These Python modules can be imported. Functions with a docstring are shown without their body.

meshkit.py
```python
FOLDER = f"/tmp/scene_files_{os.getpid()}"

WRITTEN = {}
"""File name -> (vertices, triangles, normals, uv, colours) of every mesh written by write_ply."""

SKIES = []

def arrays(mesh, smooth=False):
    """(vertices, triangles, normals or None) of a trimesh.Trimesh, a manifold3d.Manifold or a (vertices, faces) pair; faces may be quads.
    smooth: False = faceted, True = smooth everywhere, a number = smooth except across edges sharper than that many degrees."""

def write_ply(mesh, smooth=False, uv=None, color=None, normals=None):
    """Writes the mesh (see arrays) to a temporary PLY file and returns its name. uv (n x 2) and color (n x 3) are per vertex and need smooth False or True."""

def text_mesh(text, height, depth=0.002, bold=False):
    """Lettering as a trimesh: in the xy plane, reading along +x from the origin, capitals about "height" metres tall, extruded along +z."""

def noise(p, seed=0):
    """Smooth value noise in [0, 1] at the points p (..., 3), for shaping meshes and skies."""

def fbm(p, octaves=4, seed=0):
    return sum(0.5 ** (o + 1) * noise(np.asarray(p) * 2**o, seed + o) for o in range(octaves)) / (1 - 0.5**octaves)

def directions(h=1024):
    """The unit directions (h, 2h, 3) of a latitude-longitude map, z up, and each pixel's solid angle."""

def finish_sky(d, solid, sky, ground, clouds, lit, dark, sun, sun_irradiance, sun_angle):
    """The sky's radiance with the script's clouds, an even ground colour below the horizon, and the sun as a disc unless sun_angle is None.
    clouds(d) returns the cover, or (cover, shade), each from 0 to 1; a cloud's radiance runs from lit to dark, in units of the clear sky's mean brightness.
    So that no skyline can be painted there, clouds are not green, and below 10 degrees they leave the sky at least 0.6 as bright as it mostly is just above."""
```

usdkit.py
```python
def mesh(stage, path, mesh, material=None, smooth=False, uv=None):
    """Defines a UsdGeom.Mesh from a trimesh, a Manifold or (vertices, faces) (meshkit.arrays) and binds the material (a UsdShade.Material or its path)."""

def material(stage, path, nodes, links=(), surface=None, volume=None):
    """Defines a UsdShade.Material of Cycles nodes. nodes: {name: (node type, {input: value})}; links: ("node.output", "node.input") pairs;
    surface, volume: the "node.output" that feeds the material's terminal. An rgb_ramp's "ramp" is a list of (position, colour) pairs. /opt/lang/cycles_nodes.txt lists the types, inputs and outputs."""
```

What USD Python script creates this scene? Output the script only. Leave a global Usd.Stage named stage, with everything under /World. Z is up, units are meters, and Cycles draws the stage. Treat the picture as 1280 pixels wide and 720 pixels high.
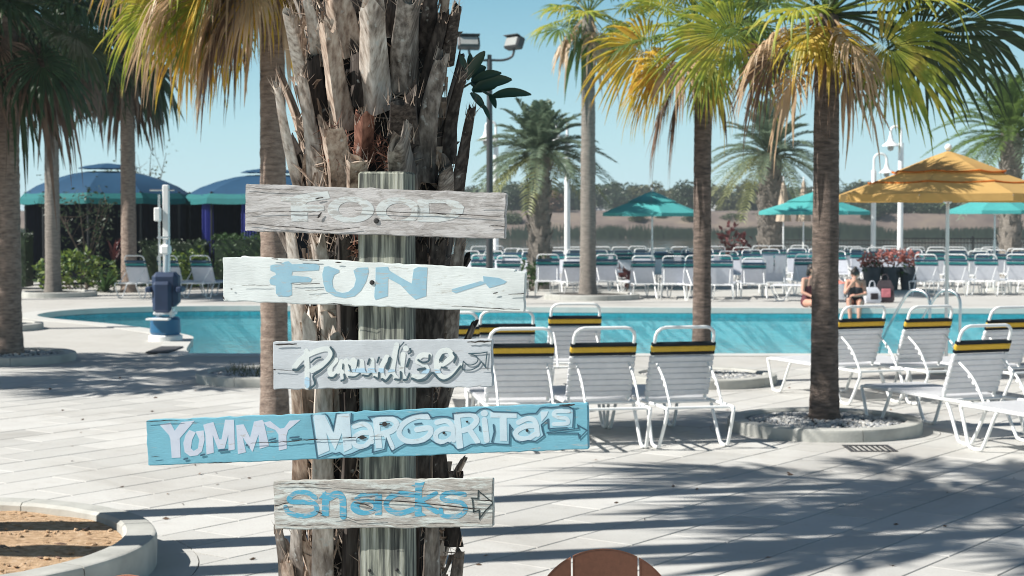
import math, random
import numpy as np, trimesh, manifold3d, usdkit, meshkit
import shapely, shapely.geometry as sg, shapely.affinity as sa
from shapely.ops import unary_union
from pxr import Usd, UsdGeom, UsdLux, UsdShade, Gf, Sdf, Vt

random.seed(7); np.random.seed(7)
stage = Usd.Stage.CreateInMemory()
UsdGeom.SetStageUpAxis(stage, 'Z')
stage.DefinePrim('/World', 'Xform'); stage.DefinePrim('/World/Looks', 'Scope')

# ------------------------------------------------------------------ camera, sky, sun, exposure
FPX, EYE, PITCH = 2100.0, 2.0, math.atan(90 / 2100.0)      # focal length in photo pixels (1280 wide), eye height
CP, SP = math.cos(PITCH), math.sin(PITCH)
cam = UsdGeom.Camera.Define(stage, '/World/camera')
cam.AddTransformOp().Set(Gf.Matrix4d(1, 0, 0, 0, 0, SP, CP, 0, 0, -CP, SP, 0, 0, 0, EYE, 1))
cam.CreateHorizontalApertureAttr(36.0); cam.CreateFocalLengthAttr(36.0 * FPX / 1280)
cam.CreateFStopAttr(9.5); cam.CreateFocusDistanceAttr(4.75)
cam.CreateExposureAttr(0.66)
SUN_EL, SUN_AZ = math.radians(43), math.radians(13)         # sun from the left, a little behind the camera
to_sun = np.array([-math.cos(SUN_EL) * math.cos(SUN_AZ), -math.cos(SUN_EL) * math.sin(SUN_AZ), math.sin(SUN_EL)])
# clear sky, paler and hazier towards the horizon all the way round
usdkit.material(stage, '/World/Looks/sky_look', {
    'sky': ('sky_texture', {'sky_type': 'single_scattering', 'sun_disc': False, 'sun_elevation': SUN_EL, 'sun_rotation': math.atan2(to_sun[0], to_sun[1]),
                            'air_density': 1.0, 'aerosol_density': 0.6, 'ozone_density': 2.0}),
    'tc': ('texture_coordinate', {}), 'xyz': ('separate_xyz', {}), 'ramp': ('rgb_ramp', {'ramp': [(0.0, (0.97,) * 3), (0.06, (0.90,) * 3), (0.14, (0.72,) * 3), (0.35, (0.30,) * 3), (0.7, (0.0,) * 3), (1.0, (0.0,) * 3)]}),
    'pr': ('rgb_ramp', {'ramp': [(0.0, (8.2, 11.0, 11.6)), (0.05, (6.6, 10.2, 11.2)), (0.13, (3.4, 7.6, 9.8)), (0.5, (1.2, 3.2, 5.2)), (1.0, (1.0, 2.6, 4.6))]}),
    'mx': ('mix', {'mix_type': 'mix'}), 'bg': ('background_shader', {'strength': 0.05})},
    [('tc.generated', 'xyz.vector'), ('xyz.z', 'ramp.fac'), ('xyz.z', 'pr.fac'), ('ramp.color', 'mx.fac'), ('sky.color', 'mx.color1'), ('pr.color', 'mx.color2'), ('mx.color', 'bg.color')], surface='bg.background')
dome = UsdLux.DomeLight.Define(stage, '/World/sky')
UsdShade.MaterialBindingAPI.Apply(dome.GetPrim()).Bind(UsdShade.Material.Get(stage, '/World/Looks/sky_look'))
sun = UsdLux.DistantLight.Define(stage, '/World/sun')
sun.CreateIntensityAttr(1.25); sun.CreateAngleAttr(0.5); sun.CreateNormalizeAttr(True); sun.CreateColorAttr(Gf.Vec3f(1.0, 0.97, 0.915))
zc = to_sun; xc = np.cross([0, 0, 1], zc); xc /= np.linalg.norm(xc); yc = np.cross(zc, xc)
sun.AddTransformOp().Set(Gf.Matrix4d(*xc, 0, *yc, 0, *zc, 0, 0, 0, 5, 1))

# ------------------------------------------------------------------ measuring helpers (where things of the photo stand)
def ray(u, v):
    a, b = (u - 640) / FPX, (360 - v) / FPX
    return np.array([a, CP + b * SP, -SP + b * CP])
def gp(u, v, z=0.0):                       # point on the level z
    r = ray(u, v); return np.array([0, 0, EYE]) + r * ((z - EYE) / r[2])
def pt(u, v, d):                           # point at distance d ahead
    r = ray(u, v); return np.array([0, 0, EYE]) + r * (d / r[1])
def xat(u, d): return (u - 640) * d / FPX
def on_plane(u, v, p0, n):
    r, o = ray(u, v), np.array([0, 0, EYE]); return o + r * (np.dot(p0 - o, n) / np.dot(r, n))

# ------------------------------------------------------------------ stage helpers
_used = {}
def numbered(parent, name):
    k = (parent, name); n = _used.get(k, 0); _used[k] = n + 1
    return f'{parent}/{name}' + (f'_{n:03d}' if n else '')
def tag(p, label=None, cat=None, group=None, kind=None):
    p = p.GetPrim() if hasattr(p, 'GetPrim') else p
    for k, v in (('label', label), ('category', cat), ('group', group), ('kind', kind)):
        if v: p.SetCustomDataByKey(k, v)
    return p
def path_of(parent): return '/World' if parent is None else str(parent.GetPath())
def thing(name, label=None, cat=None, loc=(0, 0, 0), rotz=0.0, group=None, kind=None, scale=None):
    x = UsdGeom.Xform.Define(stage, numbered('/World', name))
    x.AddTranslateOp().Set(Gf.Vec3d(*map(float, loc)))
    if rotz: x.AddRotateZOp().Set(float(rotz))
    if scale is not None: x.AddScaleOp().Set(Gf.Vec3f(*map(float, np.broadcast_to(scale, 3))))
    return tag(x, label, cat, group, kind)
def copy_of(src, label, cat, loc, rotz=0.0, group=None, scale=None):
    r = thing(src.GetName().rsplit('_0', 1)[0], None, None, loc, rotz, None, None, scale)
    r.GetReferences().AddInternalReference(src.GetPath()); r.SetInstanceable(True)
    return tag(r, label, cat, group)
def part(name, g, mat, parent=None, smooth=False, **tags):
    v, f = g.done() if isinstance(g, Geo) else g
    m = usdkit.mesh(stage, numbered(path_of(parent), name), (v, f), mat, smooth=smooth)
    return tag(m, **tags)

class Geo:
    def __init__(s): s.v, s.f, s.n = [], [], 0
    def add(s, v, f):
        v, f = np.asarray(v, float), np.asarray(f, int)
        if f.shape[1] == 4: f = np.vstack([f[:, [0, 1, 2]], f[:, [0, 2, 3]]])
        s.v.append(v); s.f.append(f + s.n); s.n += len(v); return s
    def tm(s, m): return s.add(m.vertices, m.faces)
    def done(s): return np.vstack(s.v), np.vstack(s.f)
    def box(s, c, size, rz=0.0, M=None, bev=0.0):
        h = np.array(size, float) / 2
        if bev:
            m = manifold3d.Manifold.hull_points(np.array([[sx * (h[0] - (bev if k != 0 else 0)), sy * (h[1] - (bev if k != 1 else 0)), sz * (h[2] - (bev if k != 2 else 0))] for sx in (-1, 1) for sy in (-1, 1) for sz in (-1, 1) for k in range(3)])).to_mesh()
            v, f = np.array(m.vert_properties[:, :3], float), np.array(m.tri_verts)
        else:
            m = trimesh.creation.box(2 * h); v, f = np.array(m.vertices), np.array(m.faces)
        if M is not None: v = v @ np.asarray(M).T
        if rz: v = v @ rotz(rz).T
        return s.add(v + np.asarray(c), f)
    def tube(s, pts, r, n=8, caps=True):
        p = np.asarray(pts, float); m = len(p); r = np.broadcast_to(r, (m,))
        t = np.gradient(p, axis=0); t /= np.linalg.norm(t, axis=1, keepdims=True) + 1e-12
        ref = np.array([0, 0, 1.0]) if abs(t[:, 2]).mean() < 0.8 else np.array([1.0, 0.13, 0])
        a = np.empty_like(p); prev = ref
        for i in range(m):
            x = prev - t[i] * np.dot(prev, t[i])
            if np.linalg.norm(x) < 1e-6: x = np.cross(t[i], [0.3, 0.5, 0.8])
            a[i] = prev = x / np.linalg.norm(x)
        b = np.cross(t, a); th = np.arange(n) * 2 * np.pi / n
        v = (p[:, None] + r[:, None, None] * (np.cos(th)[None, :, None] * a[:, None] + np.sin(th)[None, :, None] * b[:, None])).reshape(-1, 3)
        i, j = np.meshgrid(np.arange(m - 1), np.arange(n), indexing='ij'); j2 = (j + 1) % n
        f = np.stack([i * n + j, i * n + j2, (i + 1) * n + j2, (i + 1) * n + j], -1).reshape(-1, 4)
        f = np.vstack([f[:, [0, 1, 2]], f[:, [0, 2, 3]]])
        if caps:
            k = len(v); v = np.vstack([v, p[:1], p[-1:]]); q = np.arange(n)
            f = np.vstack([f, np.stack([np.full(n, k), (q + 1) % n, q], 1), np.stack([np.full(n, k + 1), (m - 1) * n + q, (m - 1) * n + (q + 1) % n], 1)])
        return s.add(v, f)
    def lathe(s, prof, n=24, c=(0, 0, 0), arc=None):
        prof = np.asarray(prof, float); m = len(prof); th = np.arange(n) * 2 * np.pi / n
        v = np.stack([prof[:, None, 0] * np.cos(th), prof[:, None, 0] * np.sin(th), np.repeat(prof[:, 1:2], n, 1)], -1).reshape(-1, 3) + np.asarray(c)
        i, j = np.meshgrid(np.arange(m - 1), np.arange(n), indexing='ij'); j2 = (j + 1) % n
        return s.add(v, np.stack([i * n + j, i * n + j2, (i + 1) * n + j2, (i + 1) * n + j], -1).reshape(-1, 4))
    def poly(s, shape, h=0.0, z=0.0):          # flat or extruded polygon in xy
        for g in getattr(shape, 'geoms', [shape]):
            if g.is_empty or g.geom_type != 'Polygon' or g.area < 1e-9: continue
            if h:
                m = trimesh.creation.extrude_polygon(g, h, engine='earcut'); s.add(np.array(m.vertices) + [0, 0, z], m.faces)
            else:
                v, f = trimesh.creation.triangulate_polygon(g, engine='earcut'); v = np.c_[v, np.full(len(v), z)]
                a, b, c = v[f[:, 0]], v[f[:, 1]], v[f[:, 2]]; flip = np.cross(b - a, c - a)[:, 2] < 0
                f = np.array(f); f[flip] = f[flip][:, ::-1]; s.add(v, f)
        return s
    def xf(s, M=None, t=None):
        s.v = [(v @ np.asarray(M).T if M is not None else v) + (np.asarray(t) if t is not None else 0) for v in s.v]; return s
def rotz(a):
    c, k = math.cos(a), math.sin(a); return np.array([[c, -k, 0], [k, c, 0], [0, 0, 1.0]])
def rotx(a):
    c, k = math.cos(a), math.sin(a); return np.array([[1.0, 0, 0], [0, c, -k], [0, k, c]])
def roty(a):
    c, k = math.cos(a), math.sin(a); return np.array([[c, 0, k], [0, 1.0, 0], [-k, 0, c]])
def bez(pts, n=12):                            # smooth curve through points (Catmull-Rom)
    p = np.asarray(pts, float); p = np.vstack([2 * p[0] - p[1], p, 2 * p[-1] - p[-2]]); out = []
    for i in range(1, len(p) - 2):
        t = np.linspace(0, 1, n, endpoint=False)[:, None]; a, b, c, d = p[i - 1:i + 3]
        out.append(0.5 * (2 * b + (c - a) * t + (2 * a - 5 * b + 4 * c - d) * t**2 + (3 * b - a - 3 * c + d) * t**3))
    return np.vstack(out + [p[-2:-1]])
def icos(r, c=(0, 0, 0), sub=1, sq=(1, 1, 1)):
    m = trimesh.creation.icosphere(sub, 1.0); return np.array(m.vertices) * np.asarray(sq) * r + np.asarray(c), np.array(m.faces)

# ------------------------------------------------------------------ materials
L = '/World/Looks/'
def mix3(a, k): return tuple(min(1, x * k) for x in a)
def look(name, col, var=0.15, scale=6.0, rough=0.7, bump=0.0, bscale=None, stretch=(1, 1, 1), space='position', metal=0.0, ramp=None, detail=5, trans=0.0, spec=0.5, bdist=0.01):
    n = {'geo': ('geometry', {}), 'map': ('mapping', {'scale': stretch}), 'noi': ('noise_texture', {'scale': scale, 'detail': detail, 'roughness': 0.6}),
         'ramp': ('rgb_ramp', {'ramp': ramp or [(0.3, mix3(col, 1 - var)), (0.5, col), (0.72, mix3(col, 1 + var))]}),
         'p': ('principled_bsdf', {'roughness': rough, 'metallic': metal, 'specular_ior_level': spec})}
    l = [('noi.fac', 'ramp.fac'), ('ramp.color', 'p.base_color'), ('map.vector', 'noi.vector')]
    if space == 'object': n['tc'] = ('texture_coordinate', {}); l.append(('tc.object', 'map.vector'))
    else: l.append(('geo.position', 'map.vector'))
    if bump:
        n['noi2'] = ('noise_texture', {'scale': bscale or scale * 3, 'detail': 6, 'roughness': 0.65}); n['b'] = ('bump', {'strength': bump, 'distance': bdist})
        l += [('map.vector', 'noi2.vector'), ('noi2.fac', 'b.height'), ('b.normal', 'p.normal')]
    surf = 'p.BSDF'
    if trans:
        n['tr'] = ('translucent_bsdf', {}); n['mx'] = ('mix_closure', {'fac': trans}); l += [('ramp.color', 'tr.color'), ('p.BSDF', 'mx.closure1'), ('tr.BSDF', 'mx.closure2')]; surf = 'mx.closure'
    return usdkit.material(stage, L + name, n, l, surface=surf)

M = {}
def paving(name, col):
    n = {'geo': ('geometry', {}), 'f': ('noise_texture', {'scale': 70, 'detail': 6, 'roughness': 0.7}), 'st': ('noise_texture', {'scale': 0.55, 'detail': 7, 'roughness': 0.62, 'distortion': 0.8}), 'md': ('noise_texture', {'scale': 5.0, 'detail': 6, 'roughness': 0.7}),
         'r1': ('rgb_ramp', {'ramp': [(0.25, mix3(col, 0.86)), (0.5, col), (0.75, mix3(col, 1.08))]}), 'r2': ('rgb_ramp', {'ramp': [(0.30, (0.80, 0.785, 0.77)), (0.46, (0.95, 0.945, 0.94)), (0.58, (1, 1, 1))]}), 'r3': ('rgb_ramp', {'ramp': [(0.27, (0.72, 0.69, 0.66)), (0.38, (0.96, 0.955, 0.95)), (0.6, (1, 1, 1))]}),
         'm1': ('mix', {'mix_type': 'multiply', 'fac': 1.0}), 'm2': ('mix', {'mix_type': 'multiply', 'fac': 1.0}), 'b': ('bump', {'strength': 0.3, 'distance': 0.003}), 'p': ('principled_bsdf', {'roughness': 0.85, 'specular_ior_level': 0.3})}
    l = [('geo.position', k + '.vector') for k in ('f', 'st', 'md')] + [('f.fac', 'r1.fac'), ('st.fac', 'r2.fac'), ('md.fac', 'r3.fac'), ('r1.color', 'm1.color1'), ('r2.color', 'm1.color2'), ('m1.color', 'm2.color1'), ('r3.color', 'm2.color2'), ('m2.color', 'p.base_color'), ('f.fac', 'b.height'), ('b.normal', 'p.normal')]
    return usdkit.material(stage, L + name, n, l, surface='p.BSDF')
M['slab'] = [paving(f'paving_concrete_{"abc"[i]}', c) for i, c in enumerate([(0.50, 0.49, 0.46), (0.465, 0.457, 0.43), (0.53, 0.52, 0.49)])]
M['joint'] = look('joint_sand', (0.09, 0.085, 0.08), 0.3, 8, 0.95)
M['deck'] = paving('deck_concrete', (0.47, 0.455, 0.42))
M['coping'] = look('coping_concrete', (0.50, 0.49, 0.455), 0.07, 2, 0.8, 0.15, 60)
M['kerb'] = look('kerb_concrete', (0.40, 0.395, 0.36), 0.22, 3, 0.85, 0.35, 45, detail=8)
M['soil'] = look('sandy_soil', (0.50, 0.33, 0.19), 0.3, 22, 0.95, 0.8, 90, detail=9, bdist=0.02, ramp=[(0.28, (0.20, 0.12, 0.07)), (0.42, (0.42, 0.27, 0.15)), (0.55, (0.55, 0.37, 0.22)), (0.75, (0.68, 0.52, 0.36))])
M['gravel'] = [look(f'gravel_{"abc"[i]}', c, 0.25, 30, 0.9) for i, c in enumerate([(0.42, 0.42, 0.41), (0.25, 0.26, 0.27), (0.52, 0.50, 0.46)])]
M['darksoil'] = look('dark_soil', (0.07, 0.06, 0.05), 0.4, 20, 0.95, 0.5)
M['grass'] = look('grass_ground', (0.13, 0.14, 0.06), 0.4, 0.5, 0.95)
M['bank'] = look('dry_bank', (0.30, 0.22, 0.15), 0.25, 0.25, 0.95, ramp=[(0.3, (0.10, 0.075, 0.065)), (0.5, (0.15, 0.115, 0.095)), (0.72, (0.21, 0.165, 0.12))])
M['pooltile'] = look('pool_plaster', (0.42, 0.70, 0.735), 0.08, 3, 0.6)
M['bandtile'] = look('waterline_tile', (0.035, 0.30, 0.36), 0.25, 12, 0.3)
M['white'] = look('white_tube_paint', (0.80, 0.80, 0.78), 0.04, 8, 0.35)
M['wlamp'] = look('white_lamp_paint', (0.82, 0.82, 0.80), 0.04, 3, 0.4)
M['strapw'] = look('white_vinyl_strap', (0.82, 0.82, 0.83), 0.05, 14, 0.45, trans=0.42)
M['strapy'] = look('yellow_vinyl_strap', (0.82, 0.60, 0.08), 0.06, 14, 0.45, trans=0.5)
M['strapk'] = look('black_vinyl_strap', (0.010, 0.014, 0.018), 0.2, 14, 0.55, spec=0.15)
M['sling'] = look('white_sling_fabric', (0.78, 0.79, 0.83), 0.06, 14, 0.6, trans=0.38)
M['navy'] = look('navy_sling_stripe', (0.02, 0.065, 0.12), 0.15, 14, 0.6, trans=0.1)
M['tealstripe'] = look('teal_sling_stripe', (0.02, 0.26, 0.26), 0.12, 14, 0.6, trans=0.2)
M['steel'] = look('brushed_steel', (0.62, 0.63, 0.64), 0.05, 9, 0.25, metal=1.0)
M['darkmetal'] = look('dark_pole_paint', (0.045, 0.043, 0.045), 0.15, 5, 0.45)
M['blackmetal'] = look('black_fence_paint', (0.015, 0.016, 0.017), 0.15, 5, 0.5)
M['lampglass'] = look('floodlight_glass', (0.33, 0.33, 0.31), 0.05, 4, 0.15)
M['bark'] = look('palm_bark', (0.25, 0.17, 0.12), 0.35, 9, 0.9, 0.9, 30, (1, 1, 4), ramp=[(0.28, (0.12, 0.085, 0.07)), (0.5, (0.29, 0.215, 0.17)), (0.72, (0.42, 0.33, 0.27))], bdist=0.03, detail=8)
M['barkdark'] = look('shaded_palm_bark', (0.15, 0.11, 0.09), 0.35, 9, 0.9, 0.9, 30, (1, 1, 4), ramp=[(0.28, (0.05, 0.04, 0.035)), (0.48, (0.14, 0.105, 0.085)), (0.62, (0.22, 0.165, 0.135)), (0.76, (0.34, 0.26, 0.20))], bdist=0.03, detail=9)  # darker copy of the palm bark, crown shade put into its colour
M['barkgrey'] = look('grey_palm_bark', (0.24, 0.21, 0.18), 0.35, 7, 0.9, 0.9, 30, (1, 1, 5), bdist=0.03, detail=8)
M['branch'] = look('branch_bark', (0.12, 0.09, 0.07), 0.3, 9, 0.9)
def leafmat(name, col, tr=0.35, var=0.35): return look(name, col, var, 3.0, 0.45, trans=tr, detail=3)
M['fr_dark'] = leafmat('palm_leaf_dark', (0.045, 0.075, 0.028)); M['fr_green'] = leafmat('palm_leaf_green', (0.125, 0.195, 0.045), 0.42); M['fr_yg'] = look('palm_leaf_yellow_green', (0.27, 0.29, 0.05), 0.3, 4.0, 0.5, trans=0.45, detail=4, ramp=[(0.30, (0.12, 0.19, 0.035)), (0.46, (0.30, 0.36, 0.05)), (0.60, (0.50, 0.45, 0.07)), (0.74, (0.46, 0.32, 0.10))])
M['fr_yellow'] = look('palm_leaf_yellow', (0.5, 0.33, 0.05), 0.3, 4.5, 0.5, trans=0.48, detail=4, ramp=[(0.28, (0.22, 0.23, 0.04)), (0.40, (0.56, 0.44, 0.06)), (0.56, (0.72, 0.46, 0.07)), (0.68, (0.56, 0.29, 0.07)), (0.78, (0.30, 0.16, 0.08))]); M['fr_tan'] = leafmat('palm_leaf_dry_tan', (0.54, 0.38, 0.24), 0.32); M['fr_brown'] = leafmat('palm_leaf_dry_brown', (0.17, 0.105, 0.07), 0.15)
M['fr_blue'] = leafmat('feather_leaf_grey_green', (0.15, 0.20, 0.13)); M['fr_olive'] = leafmat('feather_leaf_olive', (0.22, 0.235, 0.10))
M['tr_dark'] = leafmat('tree_leaf_dark', (0.035, 0.058, 0.025), 0.2); M['tr_mid'] = leafmat('tree_leaf_mid', (0.065, 0.088, 0.035), 0.2); M['tr_olive'] = leafmat('tree_leaf_olive', (0.10, 0.105, 0.045), 0.2); M['tr_rust'] = leafmat('tree_leaf_rust', (0.17, 0.095, 0.055), 0.2)
M['bush'] = leafmat('bush_leaf', (0.17, 0.235, 0.04)); M['hedge'] = leafmat('hedge_leaf', (0.05, 0.10, 0.03)); M['red_leaf'] = leafmat('red_leaf', (0.11, 0.03, 0.03)); M['pink_leaf'] = leafmat('pink_red_leaf', (0.40, 0.14, 0.11)); M['reed'] = leafmat('reed_leaf', (0.045, 0.065, 0.035), 0.1)
M['sprig'] = look('sprig_leaf', (0.012, 0.045, 0.026), 0.2, 9, 0.35, trans=0.12)
M['core'] = look('trunk_fibre', (0.022, 0.017, 0.014), 0.5, 25, 0.95, 0.9, 60, (1, 1, 0.3), bdist=0.02)
def boot_look(name, dark, midc, light, spots=0.0):
    # weathered leaf base: long grain, pale lichen blotches, dark cracks
    n = {'geo': ('geometry', {}), 'm1': ('mapping', {'scale': (1, 1, 0.05)}), 'n1': ('noise_texture', {'scale': 70, 'detail': 4, 'roughness': 0.55, 'distortion': 0.05}),
         'n2': ('noise_texture', {'scale': 13, 'detail': 6, 'roughness': 0.6}), 'm2': ('mapping', {'scale': (1, 1, 0.35)}),
         'r1': ('rgb_ramp', {'ramp': [(0.25, dark), (0.45, midc), (0.62, light), (0.8, mix3(light, 1.2))]}),
         'r2': ('rgb_ramp', {'ramp': [(0.34, (0.22, 0.18, 0.16)), (0.46, (0.80, 0.74, 0.70)), (0.56, (1, 1, 1)), (0.66, (1.0, 1.0, 1.0))]}),
         'n3': ('noise_texture', {'scale': 30, 'detail': 3, 'roughness': 0.5}), 'r3': ('rgb_ramp', {'ramp': [(0.67 - spots, (0, 0, 0)), (0.76 - spots, (0.8, 0.8, 0.8))]}),
         'mul': ('mix', {'mix_type': 'multiply', 'fac': 0.8}), 'lich': ('mix', {'mix_type': 'mix', 'color2': (0.46, 0.46, 0.43)}),
         'b': ('bump', {'strength': 0.55, 'distance': 0.004}), 'p': ('principled_bsdf', {'roughness': 0.9, 'specular_ior_level': 0.25})}
    l = [('geo.position', 'm1.vector'), ('m1.vector', 'n1.vector'), ('geo.position', 'm2.vector'), ('m2.vector', 'n2.vector'), ('n1.fac', 'r1.fac'), ('n2.fac', 'r2.fac'), ('geo.position', 'n3.vector'), ('n3.fac', 'r3.fac'),
         ('r1.color', 'mul.color1'), ('r2.color', 'mul.color2'), ('r3.color', 'lich.fac'), ('mul.color', 'lich.color1'), ('lich.color', 'p.base_color'), ('n1.fac', 'b.height'), ('b.normal', 'p.normal')]
    return usdkit.material(stage, L + name, n, l, surface='p.BSDF')
M['boot'] = {'pale': boot_look('pale_leaf_base', (0.14, 0.11, 0.09), (0.48, 0.425, 0.37), (0.66, 0.61, 0.55), 0.03), 'tan': boot_look('tan_leaf_base', (0.12, 0.08, 0.06), (0.37, 0.285, 0.225), (0.54, 0.45, 0.37)),
             'grey': boot_look('grey_leaf_base', (0.055, 0.046, 0.04), (0.17, 0.148, 0.13), (0.31, 0.28, 0.25), 0.03), 'dark': boot_look('dark_leaf_base', (0.015, 0.013, 0.012), (0.045, 0.037, 0.033), (0.10, 0.085, 0.075)), 'red': boot_look('reddish_leaf_base', (0.08, 0.035, 0.025), (0.22, 0.10, 0.07), (0.34, 0.17, 0.12))}  # grey and dark tones also paint in the shade of the trunk's right side
def wood(name, paint, bare, wear, grain=1.0, crack=(0.10, 0.085, 0.075), edge=0.0):
    # painted weathered board: long grain lines in the object's own x, worn through to bare grey timber in places
    n = {'tc': ('texture_coordinate', {}), 'm1': ('mapping', {'scale': (0.045, 1, 1)}), 'g': ('noise_texture', {'scale': 260, 'detail': 6, 'roughness': 0.7, 'distortion': 0.25}),
         'm2': ('mapping', {'scale': (0.10, 1, 1)}), 'w': ('noise_texture', {'scale': 60, 'detail': 8, 'roughness': 0.75, 'distortion': 0.6}), 'big': ('noise_texture', {'scale': 9, 'detail': 4, 'roughness': 0.6}),
         'wr': ('rgb_ramp', {'ramp': [(max(0, wear - 0.05), (1, 1, 1)), (wear + 0.05, (0, 0, 0))]}), 'gr': ('rgb_ramp', {'ramp': [(0.30, crack), (0.42, mix3(bare, 0.8)), (0.6, bare), (0.8, mix3(bare, 1.25))]}),
         'pr': ('rgb_ramp', {'ramp': [(0.25, mix3(paint, 0.82)), (0.5, paint), (0.75, mix3(paint, 1.1))]}), 'mx': ('mix', {'mix_type': 'mix'}), 'b': ('bump', {'strength': 0.55 * grain, 'distance': 0.003}), 'p': ('principled_bsdf', {'roughness': 0.75, 'specular_ior_level': 0.3})}
    l = [('tc.object', 'm1.vector'), ('m1.vector', 'g.vector'), ('tc.object', 'm2.vector'), ('m2.vector', 'w.vector'), ('tc.object', 'big.vector'), ('w.fac', 'wr.fac'), ('g.fac', 'gr.fac'), ('big.fac', 'pr.fac'), ('wr.color', 'mx.fac'), ('pr.color', 'mx.color1'), ('gr.color', 'mx.color2'), ('mx.color', 'p.base_color'), ('g.fac', 'b.height'), ('b.normal', 'p.normal')]
    return usdkit.material(stage, L + name, n, l, surface='p.BSDF')
M['post'] = look('post_timber', (0.36, 0.35, 0.29), 0.3, 75, 0.85, 0.6, 120, (1, 1, 0.05), space='object', bdist=0.004, ramp=[(0.32, (0.025, 0.027, 0.025)), (0.45, (0.10, 0.105, 0.09)), (0.55, (0.27, 0.275, 0.22)), (0.68, (0.44, 0.445, 0.39)), (0.85, (0.56, 0.56, 0.52))], detail=7)
M['steelbolt'] = look('old_bolt', (0.02, 0.018, 0.017), 0.2, 40, 0.7)
M['crack'] = look('open_crack', (0.035, 0.03, 0.027), 0.3, 40, 0.95)
def canvas(name, col, tr=0.3): return look(name, col, 0.06, 5, 0.8, 0.15, 200, trans=tr)
M['c_yellow'] = canvas('yellow_canvas', (0.62, 0.385, 0.13)); M['c_orange'] = canvas('orange_piping', (0.72, 0.22, 0.03)); M['c_teal'] = canvas('teal_canvas', (0.07, 0.38, 0.365), 0.2); M['c_blue'] = canvas('blue_canvas', (0.002, 0.050, 0.115), 0.1); M['c_teal2'] = canvas('teal_border_canvas', (0.010, 0.15, 0.155), 0.2)
M['c_navy'] = canvas('navy_curtain', (0.006, 0.008, 0.02), 0.05); M['c_purple'] = canvas('violet_blue_curtain', (0.075, 0.085, 0.36), 0.2); M['c_tan'] = canvas('faded_closed_canvas', (0.50, 0.40, 0.30), 0.1)
M['liftblue'] = look('lift_blue_plastic', (0.012, 0.10, 0.21), 0.1, 5, 0.35); M['liftnavy'] = look('lift_navy_cover', (0.012, 0.03, 0.075), 0.15, 6, 0.6); M['mat'] = look('dark_mat', (0.05, 0.05, 0.055), 0.2, 20, 0.8)
M['terracotta'] = look('terracotta_plank', (0.40, 0.155, 0.085), 0.12, 60, 0.6, 0.3, 150, bdist=0.003)
M['brownleg'] = look('brown_frame_paint', (0.10, 0.05, 0.035), 0.15, 6, 0.5)
M['skin'] = look('skin', (0.52, 0.27, 0.19), 0.06, 6, 0.5); M['hair'] = look('dark_hair', (0.02, 0.014, 0.011), 0.3, 60, 0.5); M['swim'] = look('dark_swimsuit', (0.02, 0.022, 0.028), 0.2, 20, 0.7); M['swimred'] = look('maroon_swimsuit', (0.10, 0.02, 0.03), 0.2, 20, 0.7)
M['towel'] = look('white_towel', (0.80, 0.80, 0.82), 0.06, 20, 0.95, 0.4, 150); M['coral'] = look('coral_towel', (0.62, 0.22, 0.17), 0.1, 20, 0.95, 0.4, 150); M['bagdark'] = look('dark_bag_cloth', (0.035, 0.025, 0.03), 0.3, 12, 0.85); M['bagpink'] = look('pink_bag_print', (0.50, 0.16, 0.18), 0.3, 12, 0.85)
M['potblue'] = look('dark_planter', (0.05, 0.06, 0.07), 0.2, 6, 0.6)
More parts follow.
